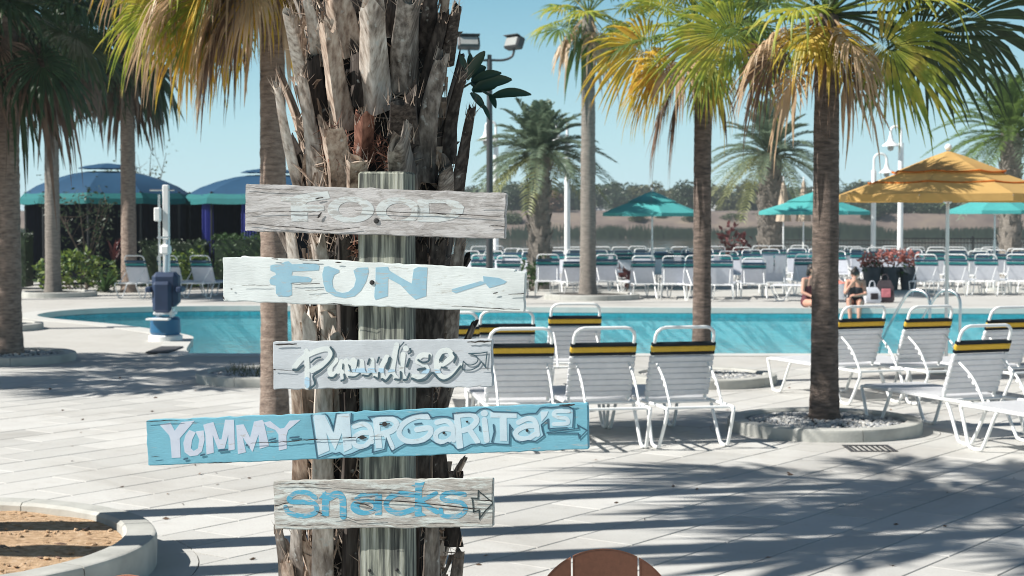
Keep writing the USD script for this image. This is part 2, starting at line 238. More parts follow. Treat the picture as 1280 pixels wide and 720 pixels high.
M['housewall'] = look('pale_house_wall', (0.55, 0.53, 0.48), 0.08, 1, 0.85); M['houseroof'] = look('grey_house_roof', (0.42, 0.43, 0.43), 0.1, 1, 0.8); M['housewin'] = look('house_window', (0.05, 0.06, 0.07), 0.1, 1, 0.2)
def water(name, tint, scale, bump, clear, rough=0.03, stretch=(1, 1, 1)):
    n = {'geo': ('geometry', {}), 'm': ('mapping', {'scale': stretch}), 'n': ('noise_texture', {'scale': scale, 'detail': 3, 'roughness': 0.5, 'distortion': 0.6}), 'b': ('bump', {'strength': 1.0, 'distance': bump}), 'fr': ('fresnel', {'IOR': 1.33}), 'gl': ('glossy_bsdf', {'roughness': rough, 'color': (0.95, 0.95, 0.95)}), 'mx': ('mix_closure', {})}
    n['n2'] = ('noise_texture', {'scale': scale * 0.28, 'detail': 2, 'roughness': 0.5}); n['ad'] = ('math', {'math_type': 'multiply_add', 'value2': 0.7})
    l = [('geo.position', 'm.vector'), ('m.vector', 'n.vector'), ('m.vector', 'n2.vector'), ('n2.fac', 'ad.value1'), ('n.fac', 'ad.value3'), ('ad.value', 'b.height'), ('b.normal', 'fr.normal'), ('b.normal', 'gl.normal'), ('fr.fac', 'mx.fac'), ('gl.BSDF', 'mx.closure2')]
    if clear: n['t'] = ('transparent_bsdf', {'color': tint}); l.append(('t.BSDF', 'mx.closure1'))
    else: n['t'] = ('diffuse_bsdf', {'color': tint}); l.append(('t.BSDF', 'mx.closure1'))
    return usdkit.material(stage, L + name, n, l, surface='mx.closure')
M['poolwater'] = water('pool_water', (0.78, 0.94, 0.955), 5.0, 0.075, True, 0.03, (0.5, 1, 1))
M['lakewater'] = water('lake_water', (0.06, 0.055, 0.045), 0.8, 0.05, False, 0.05, (0.35, 1, 1))

# ------------------------------------------------------------------ ground, pool, deck, lake
pool_ctrl = [(26, 24.2), (8, 24.25), (0, 24.3), (-4.2, 24.3), (-4.75, 24.6), (-5.1, 26.6), (-5.35, 27.9), (-6.3, 29.5), (-7.4, 31.0), (-9.0, 32.7), (-9.6, 34.0), (-9.35, 35.6), (-8.2, 36.7), (-6.0, 37.2), (-2, 36.9), (5, 36.3), (26, 35.7)]
pool = sg.Polygon(bez(pool_ctrl, 8)[:, :2]).buffer(0)
coping_out = pool.buffer(0.42, join_style=1)
def disc(x, y, r): return sg.Point(x, y).buffer(r, 48)
rings = dict(front=(-3.47, 9.34, 1.45, 0.19), p7=(2.92, 15.65, 0.90, 0.115), p6=(2.28, 20.15, 0.90, 0.115), p4=(xat(342, 15.0), 15.0, 0.90, 0.115), back=(-2.92, 20.4, 0.92, 0.115), p1=(xat(8, 23.2), 23.2, 0.92, 0.115), side=(xat(-14, 29.6), 29.6, 0.92, 0.115), p2=(xat(72, 41.8), 41.8, 0.95, 0.13), p5=(xat(740, 40.6), 40.6, 1.15, 0.13))
ring_polys = {k: disc(x, y, r) for k, (x, y, r, h) in rings.items()}
big = sg.box(-900, -120, 900, 64)
g = Geo().poly(big.difference(coping_out.buffer(0.3)), 0, -0.10); part('ground', g, M['grass'], kind='structure')
patio_area = sg.box(-22, -6, 22, 22.2)
deck_area = sg.box(-60, 22.206, 60, 62).difference(coping_out.buffer(0.005))
deck = thing('pool_deck', kind='structure')
g = Geo().poly(deck_area, 0.1, -0.1); part('deck_slab', g, M['deck'], deck)
g = Geo().poly(coping_out.difference(pool), 0.13, -0.118); part('coping', g, M['coping'], deck)
# paving: slabs laid in oblique courses
patio = thing('patio', kind='structure')
g = Geo().poly(patio_area, 0, -0.022); part('bedding', g, M['joint'], patio)
ang = math.radians(36.6); du = np.array([math.sin(ang), math.cos(ang)]); dv = np.array([math.cos(ang), -math.sin(ang)])
collars = unary_union([disc(x, y, r + (0.24 if k == 'front' else 0.16)) for k, (x, y, r, h) in rings.items() if y < 23])
SW, SL, J = 0.42, 0.86, 0.010
rng = np.random.default_rng(11)
slabs = []
for i in range(-70, 71):
    off = (i % 2) * SL / 2 + rng.uniform(-0.05, 0.05)
    for k in range(-10, 45):
        p = np.array([(k * SL + off), i * SW]); c = du * (p[0] + SL / 2) + dv * (p[1] + SW / 2)
        if not (-22.5 < c[0] < 22.5 and -6.5 < c[1] < 22.7): continue
        a, b = p + J / 2, p + np.array([SL, SW]) - J / 2
        q = sg.Polygon([du * x + dv * y for x, y in ((a[0], a[1]), (b[0], a[1]), (b[0], b[1]), (a[0], b[1]))])
        vis = abs(c[0]) < c[1] * 0.315 + 0.5 and c[1] > 9.0
        q2 = q.intersection(patio_area)
        if q2.intersects(collars): q2 = q2.difference(collars)
        if q2.is_empty: continue
        slabs.append((vis, c[1], q2, k + 3 * i))
slabs.sort(key=lambda s: (not s[0], s[1]))
def slab_geo(g, q, rg):
    z = rg.uniform(-0.0012, 0.0012)
    for s in getattr(q, 'geoms', [q]):
        if s.geom_type != 'Polygon' or s.area < 1e-4: continue
        e = s.buffer(-0.004, join_style=2)
        if e.geom_type == 'Polygon' and len(e.exterior.coords) == len(s.exterior.coords) == 5 and not e.is_empty:
            o = np.array(s.exterior.coords)[:4]; inn = np.array(e.exterior.coords)[:4]; n = 4
            inn = inn[[int(np.argmin(np.linalg.norm(inn - t, axis=1))) for t in o]]
            if sg.Polygon(o).exterior.is_ccw is False: o, inn = o[::-1], inn[::-1]
            v = np.vstack([np.c_[o, np.full(4, -0.02)], np.c_[o, np.full(4, z - 0.004)], np.c_[inn, np.full(4, z)]])
            f = [[a + k, a + (k + 1) % 4, a + 4 + (k + 1) % 4, a + 4 + k] for a in (0, 4) for k in range(4)] + [[8, 9, 10, 11]]
            g.add(v, f)
        else: g.poly(s, 0.02 + z, -0.02)
    return g
rest = [Geo(), Geo(), Geo()]
for n, (vis, _, q, k) in enumerate(slabs):
    if q.area < 0.004: continue
    if vis and n < 300: part('slab', slab_geo(Geo(), q, rng), M['slab'][k % 3], patio)
    else: slab_geo(rest[k % 3], q, rng)
for i in range(3): part('further_slabs', rest[i], M['slab'][i], patio, kind='stuff')
# pool basin and water
basin = thing('pool', kind='structure')
g = Geo().poly(pool, 0, -1.25); part('pool_floor', g, M['pooltile'], basin)
c = np.array(pool.exterior.coords)[::-1] if pool.exterior.is_ccw else np.array(pool.exterior.coords)
def wall_strip(c, z0, z1):
    n = len(c); v = np.vstack([np.c_[c, np.full(n, z0)], np.c_[c, np.full(n, z1)]]); return v, [[i, i + 1, n + i + 1, n + i] for i in range(n - 1)]
part('pool_wall', Geo().add(*wall_strip(c, -1.25, -0.28)), M['pooltile'], basin)
part('waterline_tiles', Geo().add(*wall_strip(c, -0.28, -0.10)), M['bandtile'], basin)
g = Geo()
for k in range(3): g.poly(sg.Point(-5.0, 25.6).buffer(0.55 + 0.38 * k, 24).intersection(pool.buffer(-0.01)), 0.25, -1.2 + 0.28 * (2 - k))
part('pool_step', g, M['coping'], basin)
part('pool_water', Geo().poly(pool, 0, -0.19), M['poolwater'], kind='structure')
# lake and its banks
xs = np.linspace(-900, 900, 91)
def strip_terrain(rows):
    v, m = [], len(xs)
    for y, z, a in rows:
        v.append(np.c_[xs, np.full(m, y) + a * 4 * np.sin(xs / 37.0 + y), np.full(m, z) + a * meshkit.fbm(np.c_[xs / 30, np.full(m, y / 20), np.zeros(m)], 3)])
    i, j = np.meshgrid(np.arange(len(rows) - 1), np.arange(m - 1), indexing='ij')
    return np.vstack(v), np.stack([i * m + j, i * m + j + 1, (i + 1) * m + j + 1, (i + 1) * m + j], -1).reshape(-1, 4)
part('near_bank', Geo().add(*strip_terrain([(64, -0.10, 0), (68, -0.25, 0), (73, -1.3, 0), (80, -2.2, 0)])), M['grass'], kind='structure')
part('lake', Geo().add([[-900, 66, -1.0], [900, 66, -1.0], [900, 250, -1.0], [-900, 250, -1.0]], [[0, 1, 2, 3]]), M['lakewater'], kind='structure')
part('lake_bed', Geo().add([[-900, 70, -2.4], [900, 70, -2.4], [900, 250, -2.4], [-900, 250, -2.4]], [[0, 1, 2, 3]]), M['darksoil'], kind='structure')
part('far_bank', Geo().add(*strip_terrain([(226, -2.0, 0), (233, -0.9, 0.3), (237, 0.1, 0.5), (241, 2.0, 0.5), (246, 2.45, 0.5), (254, 2.5, 0.5), (275, 0.9, 0.3), (330, 0.8, 0.3), (600, 1.0, 0.3), (3000, 1.2, 0.3)]), ), M['bank'], kind='structure', smooth=40)

# ------------------------------------------------------------------ planter rings
def ring_planter(key, label, fill='gravel', cat='planter'):
    x, y, r, h = rings[key]
    t = thing('ring_planter', label, cat, (x, y, 0))
    w = 0.19 if key == 'front' else 0.16
    rg = np.random.default_rng(sum(map(ord, key)))
    prof = [(r - w, -0.02), (r - w, h - 0.02), (r - w + 0.02, h), (r - 0.025, h), (r - 0.008, h - 0.008), (r, h - 0.03), (r, -0.02)]
    nseg = 7 if key == 'front' else 6
    a0 = rg.uniform(0, 6.28) if key != 'front' else -0.52
    for k in range(nseg):                      # kerb cast in curved lengths with open joints
        th = np.linspace(a0 + 2 * np.pi * k / nseg + 0.003, a0 + 2 * np.pi * (k + 1) / nseg - 0.003, 15); p = np.array(prof); m = len(p)
        v = np.stack([p[None, :, 0] * np.cos(th)[:, None], p[None, :, 0] * np.sin(th)[:, None], np.repeat(p[None, :, 1], len(th), 0)], -1)
        v += (meshkit.fbm((v + [x, y, 0]) * 6, 3)[..., None] - 0.5) * 0.008
        i, j = np.meshgrid(np.arange(len(th) - 1), np.arange(m - 1), indexing='ij'); f = np.stack([i * m + j, (i + 1) * m + j, (i + 1) * m + j + 1, i * m + j + 1], -1).reshape(-1, 4)[:, ::-1]
        e0 = [[0, q, q + 1] for q in range(1, m - 1)]; o = (len(th) - 1) * m; e1 = [[o, o + q + 1, o + q] for q in range(1, m - 1)]
        gg = Geo().add(v.reshape(-1, 3), f); gg.v.append(np.zeros((0, 3))); gg.f.append(np.array(e0 + e1)); part('kerb_stone', gg, M['kerb'], t, smooth=35)
    if y < 23:
        ro = r + (0.24 if key == 'front' else 0.16)
        g = Geo().lathe([(r - 0.02, 0.001), (ro - 0.006, 0.001), (ro - 0.006, -0.02)], 64); part('collar', g, M['slab'][1], t)
    ri = r - w; zf = h - (0.055 if fill == 'soil' else 0.045)
    q = np.linspace(0, 1, 14); prof = [(ri * k + 0.001, zf + 0.035 * (1 - k * k)) for k in q]
    g = Geo().lathe(prof, 48); v, f = g.done(); v[:, 2] += (meshkit.fbm(v * 5 + x, 4) - 0.5) * 0.05
    part('soil', (v, f), M['soil'] if fill == 'soil' else M['darksoil'], t, smooth=True)
    if fill == 'gravel' and y < 31:
        n = 1500 if y < 21 else 800; gs = [Geo(), Geo(), Geo()]
        base, bf = icos(1, sub=0)
        for _ in range(n):
            rr, a = ri * math.sqrt(rg.uniform(0.02, 1)) * 0.98, rg.uniform(0, 6.283); s = rg.uniform(0.011, 0.027)
            k = rr / ri; z = zf + 0.035 * (1 - k * k) + s * 0.2
            gs[rg.integers(3)].add((base * rg.uniform(0.7, 1.2, (len(base), 1)) * [1, 1, 0.75]) @ rotz(a).T * s + [rr * math.cos(a), rr * math.sin(a), z], bf)
        for i in range(3): part('gravel', gs[i], M['gravel'][i], t, kind='stuff')
    if fill == 'soil':
        g = Geo(); base, bf = icos(1, sub=0)
        for _ in range(420):
            rr, a = ri * math.sqrt(rg.uniform(0.02, 1)) * 0.97, rg.uniform(0, 6.283); s = rg.uniform(0.006, 0.02) * (1 if rg.random() > 0.06 else 1.8)
            g.add((base * rg.uniform(0.6, 1.2, (len(base), 1)) * [1.5, 0.8, 0.5]) @ rotz(a * 3).T * s + [rr * math.cos(a), rr * math.sin(a), zf + 0.035 * (1 - (rr / ri)**2) + s * 0.1], bf)
        part('bark_chips', g, M['soil'], t, kind='stuff')
        g = Geo()
        for _ in range(26):
            rr, a = ri * math.sqrt(rg.uniform(0.02, 1)) * 0.95, rg.uniform(0, 6.283); s = rg.uniform(0.02, 0.05)
            g.add((base * rg.uniform(0.5, 1.2, (len(base), 1)) * [1.6, 0.5, 0.35]) @ rotz(a * 3).T * s + [rr * math.cos(a), rr * math.sin(a), zf + 0.035 * (1 - (rr / ri)**2)], bf)
        part('dead_leaves', g, M['fr_brown'], t, kind='stuff')
    return t
ring_planter('front', 'large round concrete planter of sandy soil in the bottom left corner', 'soil')
ring_planter('p7', 'round kerbed planter of grey gravel in front of the right-hand loungers, catching a lounger shadow')
ring_planter('p6', 'round kerbed gravel planter at the pool edge behind the three front loungers')
ring_planter('p4', 'round planter behind the signpost boards at the foot of the slim brown palm')
ring_planter('back', 'sunlit white kerbed planter left of the signpost, with no tree in sight')
ring_planter('p1', 'round gravel planter at the left edge under the thick shaded palm')
ring_planter('side', 'small part of a round planter at the left edge beside the pool curve')
ring_planter('p2', 'round planter beyond the pool under the slim palm before the blue cabana')
ring_planter('p5', 'wide round planter on the far pool side under the tall grey palm')

# ------------------------------------------------------------------ palms
UP = np.array([0, 0, 1.0])
def nrm(a): return a / (np.linalg.norm(a) + 1e-12)
def fan_frond(rg, az, el, lp, lb, droop, nseg=38, spread=2.5, ragged=0.2, fold=0.5, twist=0.0):
    """A fan palm leaf: stalk, then pleated segments joined near the hub and free, drooping at the tips."""
    d = np.array([math.cos(az) * math.cos(el), math.sin(az) * math.cos(el), math.sin(el)])
    t = np.linspace(0, 1, 6)[:, None]; stalk = d * lp * t + np.array([0, 0, -1]) * (0.25 * droop * lp) * t**2
    hub = stalk[-1]; a = nrm(stalk[-1] - stalk[-2]); s = np.cross(a, UP); s = nrm(s) if np.linalg.norm(s) > 0.1 else np.array([math.sin(az), -math.cos(az), 0]); n = np.cross(s, a)
    if twist: s, n = s * math.cos(twist) + n * math.sin(twist), n * math.cos(twist) - s * math.sin(twist)
    th = np.linspace(-spread, spread, nseg) + rg.normal(0, 0.025, nseg)
    ln = lb * (0.72 + 0.28 * np.cos(th)) * (1 + rg.normal(0, ragged * 0.4, nseg)); ln *= np.where(rg.random(nseg) < ragged * 0.5, rg.uniform(0.5, 0.8, nseg), 1)
    r = np.array([0.06, 0.28, 0.5, 0.68, 0.85, 1.0]); K = len(r)
    dirs = np.cos(th)[:, None] * a + np.sin(th)[:, None] * s
    side = -np.sin(th)[:, None] * a + np.cos(th)[:, None] * s
    org = hub + a * (lb * 0.16 * (1 + np.cos(th)) / 2)[:, None]
    dr = droop * np.clip(1 + rg.normal(0, 0.32, nseg), 0.3, 2)
    rr = r[None, :, None] * ln[:, None, None]
    c = org[:, None] + dirs[:, None] * rr
    fall = np.clip(r - 0.35, 0, 1)**1.7; inn = 1 - 0.38 * np.clip(dr, 0, 1.5)[:, None] * fall[None]      # tips fall and draw in
    c = org[:, None] + (c - org[:, None]) * inn[..., None] - UP * (dr[:, None] * fall[None] * ln[:, None] * 1.15)[..., None] + n * (0.10 * lb * np.abs(np.sin(th)) * 1.0)[:, None, None] * r[None, :, None]
    c += side[:, None] * (rg.normal(0, 0.05 + 0.10 * ragged + 0.04 * droop, (nseg, 1)) * ln[:, None] * fall[None])[..., None]
    dth = 2 * spread / nseg
    w = np.minimum(r * dth * 0.55, 0.47 * dth * 0.62) * np.where(r > 0.5, (1 - (r - 0.5) / 0.5)**0.8 * 0.9 + 0.04, 1)
    w = w[None, :, None] * ln[:, None, None]
    le, ri = c - side[:, None] * w - n * w * fold, c + side[:, None] * w - n * w * fold
    v = np.stack([le, c, ri], 2).reshape(-1, 3)
    i, k = np.meshgrid(np.arange(nseg), np.arange(K - 1), indexing='ij'); b = i * K * 3 + k * 3
    f = np.concatenate([np.stack([b + q, b + q + 1, b + q + 4, b + q + 3], -1).reshape(-1, 4) for q in (0, 1)])
    g = Geo().add(v, f); g.tube(stalk, np.linspace(0.02, 0.011, 6), 5, False)
    return g
def feather_frond(rg, az, el, ln, droop, nl=34, leaf=0.5):
    d = np.array([math.cos(az) * math.cos(el), math.sin(az) * math.cos(el), math.sin(el)])
    t = np.linspace(0, 1, nl + 6); c = d * ln * t[:, None] - UP * (droop * ln) * (t**2)[:, None]
    tg = np.gradient(c, axis=0); tg /= np.linalg.norm(tg, axis=1, keepdims=True); s = np.array([math.sin(az), -math.cos(az), 0]); nn = np.cross(s, tg)
    g = Geo().tube(c[::3], np.linspace(0.022, 0.004, len(c[::3])), 4, False); V, F = [], []
    for sg_ in (-1, 1):
        p = c[6:]; q = (t[6:] - t[6]) / (1 - t[6]); L_ = leaf * (0.55 + 0.6 * np.sin(np.pi * np.clip(q * 0.9 + 0.1, 0, 1))) * rg.uniform(0.85, 1.1, len(p))
        dd = s * sg_ * 0.72 + tg[6:] * 0.6 + nn[6:] * 0.32 + rg.normal(0, 0.06, (len(p), 3)); dd /= np.linalg.norm(dd, axis=1, keepdims=True)
        mid = p + dd * (L_ * 0.5)[:, None] - UP * (0.03 * L_)[:, None]; tip = p + dd * L_[:, None] - UP * (0.28 * L_)[:, None]; wd = tg[6:] * 0.027
        k = sum(map(len, V)); V.append(np.stack([p - wd * 0.5, p + wd * 0.5, mid + wd, mid - wd, tip], 1).reshape(-1, 3)); b = np.arange(len(p)) * 5 + k
        F += [np.stack([b, b + 1, b + 2], 1), np.stack([b, b + 2, b + 3], 1), np.stack([b + 3, b + 2, b + 4], 1)]
    return g.add(np.vstack(V), np.vstack(F))
def palm_trunk(rg, h, r0, r1, lean=(0, 0), n=20, ring=0.12, flare=1.25):
    m = int(h / 0.05) + 2; z = np.linspace(-0.08, h, m); zl = np.maximum(z, 0); rad = r0 + (r1 - r0) * np.clip(z / h, 0, 1); rad *= 1 + (flare - 1) * np.exp(-np.clip(z, 0, 9) / 0.22)
    th = np.arange(n) * 2 * np.pi / n; zz, tt = np.meshgrid(z, th, indexing='ij'); ph = rg.uniform(0, 9)
    saw = ((zz + 0.015 * np.sin(tt * 2 + ph)) / ring) % 1.0
    R = rad[:, None] * (1 + 0.035 * (saw - 0.5) + 0.10 * (meshkit.fbm(np.stack([np.cos(tt) * 2 + ph, np.sin(tt) * 2, zz * 2.2], -1), 4) - 0.5) + 0.10 * (meshkit.fbm(np.stack([np.cos(tt) * 5 + ph, np.sin(tt) * 5, zz * 14], -1), 3) - 0.5))
    lx, ly = lean; v = np.stack([R * np.cos(tt) + lx * (np.maximum(zz, 0) / h)**1.5, R * np.sin(tt) + ly * (np.maximum(zz, 0) / h)**1.5, zz], -1).reshape(-1, 3)
    i, j = np.meshgrid(np.arange(m - 1), np.arange(n), indexing='ij'); j2 = (j + 1) % n
    f = np.stack([i * n + j, i * n + j2, (i + 1) * n + j2, (i + 1) * n + j], -1).reshape(-1, 4)
    g = Geo().add(v, f); k = len(v); g.v.append(np.array([[lx, ly, h + 0.1]])); g.f.append(np.array([[(m - 1) * n + q, (m - 1) * n + (q + 1) % n, k] for q in range(n)])); g.n += 1
    return g
def fan_palm(label, loc, h, r0, r1, seed, fronds=26, size=1.0, skirt=10, greens=('fr_green',), dry=('fr_tan', 'fr_brown'), extra=(), lean=(0, 0), bark='bark', group=None, skip=None, nseg=40, elr=95):
    rg = np.random.default_rng(seed); t = thing('palm_tree', label, 'palm tree', loc, group=group)
    part('trunk', palm_trunk(rg, h, r0, r1, lean), M[bark], t, smooth=60)
    top = np.array([lean[0], lean[1], h])
    def put(g, m): part('frond', g.xf(t=top + [0, 0, 0.02]), M[m], t)
    for k in range(fronds):
        q = (k + 0.5) / fronds; el = math.radians(78 - elr * q + rg.normal(0, 8)); az = k * 2.39996 + rg.normal(0, 0.15)
        if skip and skip(az % 6.2832, el): continue
        put(fan_frond(rg, az, el, size * rg.uniform(0.75, 1.05), size * rg.uniform(0.75, 0.95), 0.25 + 0.55 * q, nseg, twist=rg.normal(0, 0.25)), greens[rg.integers(len(greens))])
    for k in range(skirt):
        az = k * 2.39996 + 1.0 + rg.normal(0, 0.3); el = math.radians(rg.uniform(-62, -25))
        put(fan_frond(rg, az, el, size * rg.uniform(0.4, 0.7), size * rg.uniform(0.65, 0.9), rg.uniform(1.0, 1.5), int(nseg * 0.75), 2.0, 0.4, 1.1), dry[rg.integers(len(dry))])
    for az, el, lp, lb, dr, m, tw in extra:
        put(fan_frond(rg, math.radians(az), math.radians(el), lp, lb, dr, nseg + 4, 2.2, 0.12, 0.45, tw), m)
    return t
def feather_palm(label, loc, h, r, seed, n=44, ln=2.2, mats=('fr_blue', 'fr_olive'), stubs=True, group=None):
    rg = np.random.default_rng(seed); t = thing('palm_tree', label, 'palm tree', loc, group=group)
    part('trunk', palm_trunk(rg, h, r, r * 0.95, ring=0.2, flare=1.15), M['barkgrey'], t, smooth=60)
    if stubs:
        g = Geo(); k = 0
        for z in np.arange(0.25, h + 0.2, 0.055):
            a = k * 2.39996; k += 1; o = np.array([math.cos(a), math.sin(a), 0]); sd = np.array([-math.sin(a), math.cos(a), 0]); b = o * r * 0.9 + UP * z; ln_ = rg.uniform(0.16, 0.28)
            tip = b + (o * 0.42 + UP * 0.9) * ln_; w = 0.085
            g.add([b - sd * w, b + sd * w, b + o * 0.06 - UP * 0.06, tip - sd * w * 0.6, tip + sd * w * 0.6, tip + o * 0.03], [[0, 2, 5], [0, 5, 3], [2, 1, 4], [2, 4, 5], [3, 5, 4], [1, 0, 3], [1, 3, 4]])
        part('leaf_stubs', g, M['barkgrey'], t, kind='stuff')
    for k in range(n):
        q = (k + 0.5) / n; az = k * 2.39996 + rg.normal(0, 0.1); el = math.radians(82 - 92 * q + rg.normal(0, 5))
        part('frond', feather_frond(rg, az, el, ln * rg.uniform(0.85, 1.1), 0.28 + 0.42 * q, 32, 0.42).xf(t=[0, 0, h]), M[mats[0] if q < 0.78 or rg.random() < 0.4 else mats[1]], t)
    return t
def zat(v, d): return pt(640, v, d)[2]
G3 = ('fr_green', 'fr_green', 'fr_yg')
# palms in view
x, y = rings['p7'][:2]
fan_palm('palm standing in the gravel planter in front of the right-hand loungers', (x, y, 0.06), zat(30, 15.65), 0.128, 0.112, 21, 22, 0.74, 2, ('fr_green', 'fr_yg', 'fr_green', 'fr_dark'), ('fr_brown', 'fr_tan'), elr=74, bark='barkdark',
         extra=[(-12, -6, 0.75, 0.95, 0.5, 'fr_dark', 1.0), (-22, -20, 0.50, 0.92, 0.55, 'fr_yg', 1.15), (-4, 6, 1.15, 0.95, 0.55, 'fr_dark', 0.9), (-95, -25, 0.22, 0.52, 1.1, 'fr_yellow', 0), (-130, -12, 0.30, 0.5, 1.1, 'fr_yellow', 0.3), (-60, -22, 0.3, 0.58, 1.2, 'fr_tan', 0.2), (188, -22, 0.50, 0.62, 1.2, 'fr_brown', -0.8), (200, -12, 0.50, 0.62, 1.1, 'fr_tan', -0.6), (172, 0, 0.8, 0.85, 0.6, 'fr_yg', -0.9), (-85, -45, 0.2, 0.55, 1.2, 'fr_brown', 0), (30, -10, 0.6, 0.8, 0.8, 'fr_green', 0.6)])
x, y = rings['p6'][:2]
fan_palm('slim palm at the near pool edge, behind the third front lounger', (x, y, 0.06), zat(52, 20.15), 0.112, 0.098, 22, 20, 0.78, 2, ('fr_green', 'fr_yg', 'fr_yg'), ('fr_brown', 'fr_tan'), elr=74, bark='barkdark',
         extra=[(188, -2, 0.62, 0.92, 0.6, 'fr_yellow', -1.1), (200, -20, 0.55, 0.75, 0.9, 'fr_yellow', -0.8), (172, -30, 0.45, 0.7, 1.0, 'fr_yellow', -0.5), (195, -50, 0.6, 0.7, 1.3, 'fr_brown', -0.4), (-90, -35, 0.25, 0.6, 1.1, 'fr_yg', 0), (-60, 5, 0.5, 0.9, 0.6, 'fr_dark', 0.9), (-20, -10, 0.5, 0.8, 0.8, 'fr_yg', 0.9), (-75, -50, 0.3, 0.55, 1.3, 'fr_yellow', 0.2), (180, -62, 0.5, 0.6, 1.4, 'fr_brown', 0)])
x, y = rings['p5'][:2]
fan_palm('tall slender grey palm in the wide planter beyond the pool', (xat(735, y), y, 0.06), zat(22, y), 0.20, 0.15, 23, 22, 0.95, 8, G3, ('fr_tan', 'fr_green'), bark='barkgrey', nseg=26)
x, y = rings['p4'][:2]
fan_palm('brown palm close behind the left end of the signpost boards', (x, y, 0.06), zat(-72, 15), 0.122, 0.108, 24, 22, 0.78, 12, ('fr_yg', 'fr_yellow', 'fr_green'), ('fr_tan', 'fr_yellow', 'fr_yg', 'fr_brown', 'fr_tan'),
         extra=[(182, -18, 0.45, 0.72, 0.75, 'fr_yellow', -1.1), (195, -38, 0.60, 0.66, 0.9, 'fr_yg', -1.0), (168, -8, 0.75, 0.70, 0.8, 'fr_yg', -1.2), (205, -5, 0.70, 0.75, 0.7, 'fr_green', -0.8), (188, -28, 0.95, 0.62, 1.0, 'fr_tan', -0.9), (215, -40, 0.55, 0.68, 1.1, 'fr_tan', -0.5), (230, -25, 0.55, 0.66, 0.9, 'fr_yellow', -0.8), (176, -46, 0.62, 0.62, 1.1, 'fr_yellow', -1.0), (250, -45, 0.45, 0.6, 1.2, 'fr_tan', -0.2), (330, -45, 0.35, 0.65, 1.1, 'fr_yg', 0.6), (160, -30, 0.60, 0.66, 1.0, 'fr_tan', -0.7), (183, -60, 0.55, 0.58, 1.3, 'fr_brown', -0.4), (192, 2, 0.95, 0.68, 0.9, 'fr_tan', -1.0), (212, -18, 0.90, 0.60, 1.2, 'fr_tan', -0.6), (172, 4, 1.05, 0.66, 0.8, 'fr_yellow', -1.2), (186, -40, 0.85, 0.58, 1.1, 'fr_yellow', -1.1), (204, -52, 0.80, 0.54, 1.3, 'fr_tan', -0.3), (240, -15, 0.5, 0.66, 1.0, 'fr_green', -0.7), (200, -22, 1.05, 0.6, 1.0, 'fr_yg', -1.1), (190, 12, 1.15, 0.62, 0.9, 'fr_tan', -0.9), (0, -20, 0.35, 0.62, 0.9, 'fr_yg', 1.0)])
x, y = rings['p1'][:2]
fan_palm('thick palm trunk at the left edge under a dark crown', (x, y, 0.06), zat(12, y), 0.195, 0.185, 25, 40, 1.15, 26, ('fr_dark',), ('fr_dark', 'fr_brown'))  # the left-hand crowns get their shade painted in through dark leaf colours
x, y = rings['side'][:2]
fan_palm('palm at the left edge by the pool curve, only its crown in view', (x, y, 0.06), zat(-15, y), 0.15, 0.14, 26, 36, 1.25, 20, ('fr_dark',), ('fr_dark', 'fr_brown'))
x, y = rings['p2'][:2]
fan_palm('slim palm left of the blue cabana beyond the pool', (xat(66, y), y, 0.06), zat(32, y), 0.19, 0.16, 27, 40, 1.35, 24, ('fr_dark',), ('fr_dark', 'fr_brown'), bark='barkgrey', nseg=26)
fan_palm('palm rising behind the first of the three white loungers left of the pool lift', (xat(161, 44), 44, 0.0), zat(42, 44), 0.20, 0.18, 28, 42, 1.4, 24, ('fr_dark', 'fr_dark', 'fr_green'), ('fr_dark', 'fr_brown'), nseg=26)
feather_palm('grey-green feather palm behind the dark floodlight pole', (xat(674, 46), 46, 0), zat(194, 46), 0.30, 31, 60, 2.1)
feather_palm('shaggy feather palm behind the middle teal parasol', (xat(962, 58), 58, 0), zat(195, 58), 0.42, 32, 64, 2.6)
feather_palm('large feather palm at the right edge behind the yellow parasol', (xat(1262, 56), 56, 0), zat(170, 56), 0.36, 33, 78, 3.0, ('fr_green', 'fr_blue'))
# palms just outside the frame whose trunks and crowns cast the shadows that cross the paving; some are added to shade the left-hand crowns
off = [(-4.75, 10.72, 7.1, 1.0), (-3.47, 9.82, 6.9, 1.0), (-5.2, 8.6, 8.0, 1.05), (-9.8, 22.0, 7.6, 1.15), (-9.8, 19.1, 4.9, 1.0), (-10.6, 21.9, 5.3, 1.0), (-15.0, 39.5, 8.6, 1.4), (-13.7, 41.6, 8.4, 1.4)]
for k, (x, y, h, s) in enumerate(off):
    fan_palm('palm outside the frame to the left that throws a shadow into view', (x, y, 0.06 if k == 1 else 0), h, 0.155, 0.125, 60 + k, 15 if k < 3 else 28, s, 4 if k < 3 else 10, ('fr_green', 'fr_dark'), group='palms left of the frame', nseg=24)

